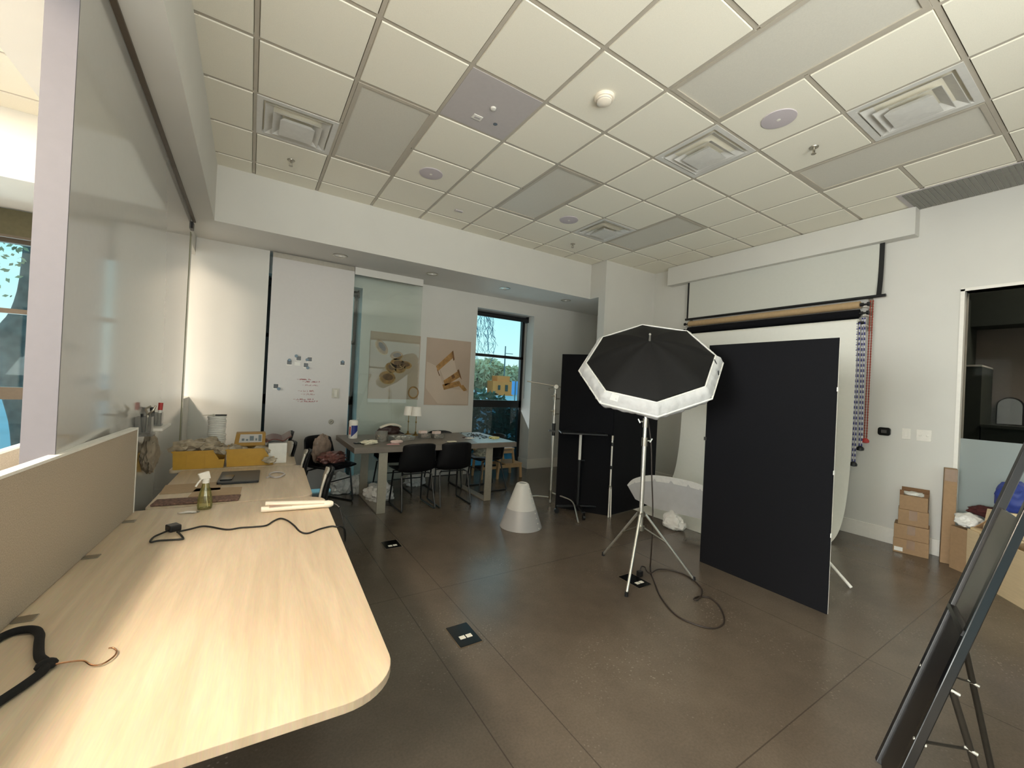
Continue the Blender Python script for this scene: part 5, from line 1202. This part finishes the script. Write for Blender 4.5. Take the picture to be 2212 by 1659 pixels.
# ------------------------------------------------------------------ boxes at the right
def carton(name, x, y, z, w_, d_, h, rz, label, tapes=True, lbl=False, op=False, grp=None):
    t = thing(name, label, 'box', (x, y, z), rz, grp)
    part(MB().box(-w_/2, w_/2, -d_/2, d_/2, 0, h), 'carton', CARD, t, bevel=0.003)
    if tapes: part(MB().box(-w_/2-0.0008, -w_/2, -0.03, 0.03, h*0.35, h-0.004).box(-w_/2-0.0008, w_/2, -0.03, 0.03, h, h+0.0008), 'tape', TAPE, t)
    if lbl: part(MB().box(-w_/2-0.0012, -w_/2, d_/2-0.075, d_/2-0.01, 0.015, 0.055), 'label', LABEL, t)
    if op:
        for fm in (MB().box(-w_/2, -w_/2+0.004, d_/2-0.03, d_/2, h, h+0.05), MB().box(-w_/2, -w_/2+0.004, -d_/2, -d_/2+0.03, h, h+0.04), MB().bar((w_/2-0.01, 0, h), (w_/2-0.002, 0, h+0.06), d_, 0.004, up=(1,0,0))): part(fm, 'flap', CARDD, t)
        part(MB().blob((0,0,h+0.012), w_*.4, d_*.42, 0.02, .4, 3, 5, 3), 'paper_filling', LABEL, t, smooth=True)
    return t
rz_ = 0.20
g_ = 'cardboard boxes in the corner stack'
carton('cardboard_box', 4.105, -0.545, 0.0, 0.21, 0.265, 0.145, rz_, 'bottom cardboard box of the stack against the right wall, with a white label', lbl=True, grp=g_)
carton('cardboard_box', 4.105, -0.545, 0.147, 0.21, 0.26, 0.145, rz_, 'second cardboard box from the floor in the stack against the right wall', grp=g_)
carton('cardboard_box', 4.11, -0.55, 0.294, 0.20, 0.225, 0.155, rz_+0.04, 'third cardboard box from the floor in the stack, with a wide tape strip', grp=g_)
carton('cardboard_box', 4.11, -0.555, 0.451, 0.20, 0.21, 0.145, rz_-0.03, 'topmost open cardboard box of the stack against the right wall', False, op=True, grp=g_)
t = thing('tall_carton', 'tall narrow cardboard carton leaning upright beside the box stack', 'box', (4.13, -0.795, 0), 0.25)
part(MB().hexa([(-0.09,-0.045,0),(0.02,-0.045,0),(0.02,0.045,0),(-0.09,0.045,0),(-0.055,-0.055,0.92),(0.065,-0.055,0.92),(0.065,0.035,0.92),(-0.055,0.035,0.92)]), 'carton', CARD, t, bevel=0.003)
part(MB().hexa([(-0.0615,-0.052,0.80),(-0.0605,-0.052,0.80),(-0.0605,0.034,0.80),(-0.0615,0.034,0.80),(-0.057,-0.054,0.918),(-0.056,-0.054,0.918),(-0.056,0.033,0.918),(-0.057,0.033,0.918)]), 'end_tape', TAPE, t)
def openbox(name, x, y, w_, d_, h, rz, label, m_, mi):
    t = thing(name, label, 'box', (x, y, 0), rz); th = 0.012
    part(MB().box(-w_/2, w_/2, -d_/2, -d_/2+th, 0, h).box(-w_/2, w_/2, d_/2-th, d_/2, 0, h).box(-w_/2, -w_/2+th, -d_/2+th, d_/2-th, 0, h).box(w_/2-th, w_/2, -d_/2+th, d_/2-th, 0, h).box(-w_/2+th, w_/2-th, -d_/2+th, d_/2-th, 0, 0.01), 'box_wall', m_, t)
    return t
t = openbox('open_box', 4.015, -0.995, 0.27, 0.155, 0.40, -0.61, 'open cardboard box full of cloth between the tall carton and the wood crate', CARD, CARDD)
part(MB().hexa([(-0.135,-0.078,0.40),(0.135,-0.078,0.40),(0.135,-0.073,0.402),(-0.135,-0.073,0.402),(-0.12,-0.24,0.56),(0.15,-0.24,0.56),(0.15,-0.235,0.564),(-0.12,-0.235,0.564)]), 'flap', CARD, t)
solo(MB().blob((4.0, -0.96, 0.47), 0.12, 0.09, 0.07, 0.25, 2, 61, 4, False), 'white_fleece', WHITEC, 'fluffy white fleece sticking out of the open cardboard box', 'fabric', smooth=True)
solo(MB().blob((4.12, -1.06, 0.56), 0.08, 0.12, 0.055, 0.3, 2, 62, 4, False), 'maroon_garment', MAROON, 'dark maroon garment on top of the open cardboard box', 'garment', smooth=True)

cd_ = math.atan2(-0.40, -0.50)
t = thing('wood_crate', 'large pale plywood crate at the right edge behind the black easel', 'crate', (3.81, -0.985, 0), cd_)
part(MB().box(0, 1.0, 0, 0.02, 0, 0.43).box(0, 1.0, 0.42, 0.44, 0, 0.43).box(0, 0.02, 0.02, 0.42, 0, 0.43).box(0.98, 1.0, 0.02, 0.42, 0, 0.43).box(0.02, 0.98, 0.02, 0.42, 0, 0.02), 'crate_wall', PLY, t)
part(MB().box(0.0, 0.16, 0.02, 0.44, 0.43, 0.448).box(0.175, 0.30, 0.02, 0.44, 0.43, 0.445), 'lid_board', PLY, t)
part(MB().box(0.158, 0.176, -0.006, 0.0, 0.22, 0.43), 'gap_strip', CARDD, t)
MC = Mrot((3.81, -0.985, 0), cd_)
solom(MB().hexa([(0.04,0.08,0.449),(0.29,0.08,0.449),(0.29,0.36,0.449),(0.04,0.36,0.449),(0.05,0.10,0.64),(0.27,0.10,0.66),(0.27,0.34,0.66),(0.05,0.34,0.64)]), MC, 'beige_carton', PLY, 'beige carton on the wood crate seen through the easel', 'box', bevel=0.004)
solom(MB().blob((0.15, 0.22, 0.765), 0.12, 0.11, 0.15, 0.2, 1.6, 71, 4), MC, 'blue_bag', NAVY, 'royal blue bag on top of the beige carton', 'bag', smooth=True)
# black leaning easel frame with rear legs at the right edge
A0, A1 = Vector((0.51, -1.305, 0.021)), Vector((0.963, -1.602, 1.362))
B0, B1 = Vector((0.303, -1.435, 0.206)), Vector((0.625, -1.646, 1.115))
dA = (A1-A0).normalized(); dB = (B1-B0).normalized()
dm = ((dA+dB)/2).normalized()
A0 = A0 - dm*(A0.z-0.03)/dm.z; B0 = B0 - dm*(B0.z-0.03)/dm.z
LT = 1.78
wv = (A0-B0).normalized(); nv = dm.cross(wv).normalized(); nv = nv if nv.x > 0 else -nv   # towards the rear legs
t = thing('display_easel', 'tall black leaning easel frame with folding rear legs at the right edge', 'easel', (0.4, -1.4, 0))
for P in (A0, B0):
    part(MB().bar(P, P+dm*LT, 0.036, 0.028, up=tuple(nv)), 'rail', BLK if P is A0 else BLKSH, t, True, bevel=0.003)
def onr(s_): return A0+dm*s_, B0+dm*s_
def panel(s0, s1, m_, nm, off=0.0, th=0.006):
    a, b = onr(s0); c, d = onr(s1)
    return part(MB().hexa([a-nv*th+nv*off, b-nv*th+nv*off, b+nv*th+nv*off, a+nv*th+nv*off, c-nv*th+nv*off, d-nv*th+nv*off, d+nv*th+nv*off, c+nv*th+nv*off]), nm, m_, t, True)
panel(0.03, 0.72, EASB, 'lower_panel'); panel(0.72, 1.18, EASG, 'smoky_panel')
a, b = onr(LT-0.02); part(MB().bar(a, b, 0.03, 0.03, up=tuple(nv)), 'top_bar', BLK, t, True)
a, b = onr(0.72); part(MB().bar(a, b, 0.02, 0.034, up=tuple(nv)), 'cross_bar', BLKSH, t, True)
for P, s_, tag_ in ((A0, 0.62, 0), (B0, 0.60, 1)):
    h0 = P+dm*(0.70 if tag_ == 0 else 0.52)+nv*0.02
    ft = Vector((h0.x+0.16, h0.y-0.09, 0.0))
    lg = part(MB().cyl(h0, ft+Vector((0,0,0.012)), 0.011, n=12), 'rear_leg', LEGO, t, True, smooth=True)
    part(MB().cyl(ft, ft+Vector((0,0,0.025)), 0.015, n=12), 'rubber_foot', BLK, lg, True, smooth=True)
    st0 = P+dm*(0.44 if tag_ == 0 else 0.30); mid = h0.lerp(ft, 0.42)
    part(MB().bar(st0, mid, 0.012, 0.004), 'stay', LEGO, t, True)
    for q_ in (st0, mid, h0): part(MB().cyl(q_-nv*0.016-wv*0.004, q_+nv*0.02-wv*0.004, 0.006, n=10), 'screw', CHROME, t, True, smooth=True)

# ------------------------------------------------------------------ room behind the right window
struct(MB().box(6.6, 6.7, -4.9, 2.5, 0, 3.7), 'wall_divider', GREYW)
t = thing('tall_cabinet', 'dark green tall cabinets seen through the right window', 'cabinet', (6.3, 0.4, 0))
part(MB().box(5.9, 6.58, -0.54, 1.6, 0, 2.95), 'carcass', DARKW, t, True)
for y in (-0.5, 0.2, 0.9): part(MB().box(5.88, 5.899, y, y+0.66, 0.08, 2.9), 'door', DARKW, t, True)
t = thing('side_cabinet', 'lower dark cabinet with a white top edge seen through the right window', 'cabinet', (6.3, -0.62, 0))
part(MB().box(5.95, 6.58, -0.70, -0.545, 0, 2.06), 'carcass', DARKW, t, True)
part(MB().box(5.94, 6.58, -0.70, -0.545, 2.06, 2.08), 'top_edge', WHITEM, t, True, label='white top edge')
struct(MB().box(6.2, 6.6, -4.9, 2.5, 2.6, 3.7), 'trim_6', DARKW)
t = thing('low_counter', 'dark low counter under the arched mirror in the room behind the right window', 'counter', (6.3, -2.0, 0))
part(MB().box(5.95, 6.58, -3.4, -0.71, 0, 1.30), 'body', DARKW, t, True); part(MB().box(5.92, 6.58, -3.4, -0.71, 1.30, 1.335), 'top', DARKW, t, True)
t = thing('arched_mirror', 'arched pale mirror on the taupe wall seen through the right window', 'mirror', (6.55, -0.86, 1.336))
def arch(w_, h_, n=14): return [(-w_, 0), (w_, 0)] + [(w_*math.cos(PI*i/n), h_-w_+w_*math.sin(PI*i/n)) for i in range(n+1)]
Mm = Matrix.Translation((6.58, -0.86, 1.336)) @ Matrix.Rotation(PI/2, 4, 'Z') @ Matrix.Rotation(PI/2, 4, 'X')
part(MB().prism(arch(0.12, 0.36), 0.0, 0.02, Mm), 'frame', MFRAME, t, True)
Mm2 = Matrix.Translation((6.558, -0.86, 1.346)) @ Matrix.Rotation(PI/2, 4, 'Z') @ Matrix.Rotation(PI/2, 4, 'X')
part(MB().prism(arch(0.105, 0.335), -0.004, 0.004, Mm2), 'glass', PALEM, t, True)
t = thing('added_lamp', 'added unseen lamp brightening the room behind the right window', 'lamp', (5.6, -2.6, ZC))  # out of view, added to brighten the dark room
part(MB().box(5.3, 5.9, -3.2, -2.0, ZC-0.03, ZC+0.01), 'lens', ADDLAMP, t, True)

# ------------------------------------------------------------------ outdoors
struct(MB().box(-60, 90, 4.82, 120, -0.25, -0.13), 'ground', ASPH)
def leafball(name, c, r, n, lm, label, seed, ls=0.12, trunk=None, grp='trees beyond the car park'):
    t = thing(name, label, 'tree' if trunk else 'shrub', (c[0], c[1], -0.13), 0, grp); q = random.Random(seed); m = MB()
    for k in range(n):
        d = Vector((q.gauss(0,1), q.gauss(0,1), q.gauss(0,1))).normalized()*(0.45+0.55*q.random()**0.5)
        p = Vector((c[0]+d.x*r[0], c[1]+d.y*r[1], max(0.0, c[2]+d.z*r[2])))
        u = Vector((q.gauss(0,1), q.gauss(0,1), q.gauss(0,1))).normalized(); v = u.cross(Vector((q.gauss(0,1), q.gauss(0,1), 0.3))).normalized(); s_ = ls*(0.5+q.random())
        m.bm.faces.new([m.bm.verts.new(p-u*s_), m.bm.verts.new(p+v*s_*.4), m.bm.verts.new(p+u*s_), m.bm.verts.new(p-v*s_*.4)])
    part(m, 'foliage', lm, t, True)
    if trunk: part(MB().tube([(c[0], c[1], -0.13), (c[0]+0.1, c[1], c[2])], trunk, 8), 'trunk', TRUNKM, t, True)
    return t
leafball('shrub', (3.1, 7.0, 0.55), (1.0, 0.6, 0.85), 1500, LEAF, 'green shrub right outside the tall window by the posters', 1, 0.09, None, 'shrubs outside')
leafball('shrub', (4.6, 7.8, 0.35), (0.9, 0.5, 0.6), 700, LEAF, 'lower green shrub farther right outside the tall window', 2, 0.09, None, 'shrubs outside')
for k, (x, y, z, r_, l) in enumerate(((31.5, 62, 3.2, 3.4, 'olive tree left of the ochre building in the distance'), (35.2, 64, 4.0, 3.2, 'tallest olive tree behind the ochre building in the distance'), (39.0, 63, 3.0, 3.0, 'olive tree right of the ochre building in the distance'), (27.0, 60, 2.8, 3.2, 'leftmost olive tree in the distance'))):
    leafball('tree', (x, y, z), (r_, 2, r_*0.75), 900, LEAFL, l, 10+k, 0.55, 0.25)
t = thing('building', 'low ochre building across the car park seen through the window', 'building', (34.3, 60, -0.13))
part(MB().box(32.6, 36.6, 58, 60, -0.13, 2.3).box(33.5, 36.0, 58.2, 60, 2.3, 3.2), 'wall', ORB, t, True)
part(MB().box(33.6, 34.0, 57.9, 58.0, 0.8, 1.6).box(35.0, 35.5, 57.9, 58.0, 0.6, 1.7), 'window', DARKW, t, True)
t = thing('street_sign', 'upright blue and white sign board by the road outside', 'sign', (18.9, 30, -0.13))
part(MB().box(18.55, 18.82, 29.95, 30.05, 0.75, 2.0).box(18.98, 19.22, 29.95, 30.05, 0.75, 2.0), 'board', SIGNB, t, True); part(MB().cyl((18.9, 30, -0.13), (18.9, 30, 2.0), 0.06, n=8), 'post', POLEM, t, True)
solo(MB().cyl((35.9, 60, -0.13), (35.9, 60, 8.5), 0.16, 0.1, n=8).box(35.9, 37.5, 59.95, 60.05, 7.2, 7.3), 'light_pole', POLEM, 'tall grey light pole in the distance outside the window', 'pole')
# hanging willow twigs outside the window
t = thing('willow_tree', 'weeping tree with thin hanging twigs outside the tall window', 'tree', (2.2, 7.2, -0.13))
part(MB().tube([(1.2, 7.6, -0.13), (1.3, 7.6, 1.5), (1.5, 7.5, 3.0), (2.2, 7.2, 4.2)], 0.09, 8, smooth=3), 'trunk', TRUNKM, t, True, smooth=True)
tw = MB(); q = random.Random(9)
for k in range(22):
    x = 2.55+q.random()*0.55 if k < 26 else 3.2+q.random()*0.5; y = 6.8+q.random()*0.5; L_ = (0.7+q.random()*0.75) if k < 26 else 0.5
    P = [Vector((x, y, 3.75))]
    while P[-1].z > 3.75-0.25-L_: P.append(P[-1]+Vector((q.gauss(0.008, .035), q.gauss(0, .02), -0.09)))
    tw.tube(P, 0.006, 4)
    for p in P[1::2]:
        d = Vector((q.gauss(0.02, .06), q.gauss(0, .03), -0.06-.05*q.random())); tw.tube([p, p+d], 0.004, 3)
o = part(tw, 'twigs', TWIG, t, True); o['kind'] = 'stuff'
t = thing('shade_tree', 'thick trunked tree right outside the far left window', 'tree', (-4.85, 8.0, -0.13))
part(MB().tube([(-4.72, 8.0, -0.13), (-4.73, 8.0, 0.6), (-4.85, 8.0, 1.3), (-4.92, 8.0, 1.85), (-4.80, 8.0, 2.3), (-4.75, 8.0, 3.1), (-4.7, 8.0, 4.4)], lambda u: 0.20+0.10*math.sin(PI*min(1, u*1.3)), 14, smooth=4), 'trunk', TRUNKM, t, True, smooth=True)
q = random.Random(4); m = MB()
for k in range(1600):
    d = Vector((q.gauss(0, 1), q.gauss(0, .5), q.gauss(0, 1))); p = Vector((-4.85+d.x*0.8, 8.4+d.y, 4.2+d.z*0.75)); u = Vector((q.gauss(0,1), q.gauss(0,1), q.gauss(0,1))).normalized(); v = u.cross(Vector((q.gauss(0,1), 1, .3))).normalized(); s_ = .05
    m.bm.faces.new([m.bm.verts.new(p-u*s_), m.bm.verts.new(p+v*s_*.5), m.bm.verts.new(p+u*s_), m.bm.verts.new(p-v*s_*.5)])
part(m, 'foliage', LEAFL, t, True)

# ------------------------------------------------------------------ light
W = bpy.data.worlds.new('sky'); S.world = W; W.use_nodes = True
nt = W.node_tree; N = nt.nodes; bg = N['Background']
tc = N.new('ShaderNodeTexCoord'); sp = N.new('ShaderNodeSeparateXYZ'); nt.links.new(tc.outputs['Generated'], sp.inputs[0])
rp = N.new('ShaderNodeValToRGB'); e = rp.color_ramp.elements
e[0].position = 0.0; e[0].color = (0.93, 1.0, 0.98, 1); e[1].position = 0.35; e[1].color = (0.34, 0.80, 0.98, 1)
m_ = e.new(0.09); m_.color = (0.72, 1.0, 1.0, 1)
nt.links.new(sp.outputs['Z'], rp.inputs['Fac']); nt.links.new(rp.outputs['Color'], bg.inputs['Color'])
bg.inputs['Strength'].default_value = 1.05
def area(name, loc, direction, sx, sy, power, col, spread=180):
    L = bpy.data.lights.new(name, 'AREA'); L.shape = 'RECTANGLE'; L.size = sx; L.size_y = sy; L.energy = power; L.color = col
    L.spread = math.radians(spread)
    o = bpy.data.objects.new(name, L); COL.objects.link(o); o.location = loc
    o.rotation_euler = Vector(direction).to_track_quat('-Z', 'Z').to_euler()
    return o
for k, (a, b) in enumerate(FW): area('daylight_fill', ((a+b)/2, -4.1, 1.8), (0, 1, 1.6), b-a, 2.2, (30, 112, 118, 0.5)[k], (0.97, 1.0, 0.94), 150)  # added area lamps at the unseen front windows, tilted up to brighten the ceiling
for k, (a, b) in enumerate(OP): area('daylight_fill', ((a+b)/2, 5.0, 1.4), (0, -1, 0.9), b-a, 2.4, (30, 1, 10)[k], (0.86, 0.97, 1.0), 150)
for k, (a, b) in enumerate(((-3.7, -2.7), (-2.4, 0.0), (0.3, 2.8))): area('daylight_fill', (-7.45, (a+b)/2, 1.75), (1, 0, -0.35), b-a, 2.5, (105, 100, 100)[k], (0.98, 1.0, 0.95), 80)  # added area lamps at unseen side room windows, aimed slightly down

# ------------------------------------------------------------------ camera
cam = bpy.data.cameras.new('camera'); co = bpy.data.objects.new('camera', cam); COL.objects.link(co)
cam.sensor_fit = 'HORIZONTAL'; cam.sensor_width = 36.0; cam.lens = 890.738/2212*36.0; cam.clip_start = 0.02; cam.clip_end = 500
R0 = Vector((0.84246598, -0.53652874, 0.04886711)); R1 = Vector((0.04416129, -0.02162719, -0.99879029)); R2 = Vector((0.53693655, 0.84360487, 0.00547363))
M = Matrix((R0, -R1, -R2)).transposed().to_4x4(); M.translation = Vector((-1.77181, -1.90145, 1.52311))
co.matrix_world = M
S.camera = co
S.view_settings.view_transform = 'Standard'; S.view_settings.look = 'None'
S.view_settings.exposure = 0.2; S.view_settings.gamma = 1.0; S.view_settings.use_curve_mapping = False
S.cycles.max_bounces = 10; S.cycles.diffuse_bounces = 6; S.cycles.glossy_bounces = 4; S.cycles.transparent_max_bounces = 12
S.cycles.use_denoising = True; S.cycles.sample_clamp_indirect = 6.0
S.cycles.caustics_reflective = False; S.cycles.caustics_refractive = False
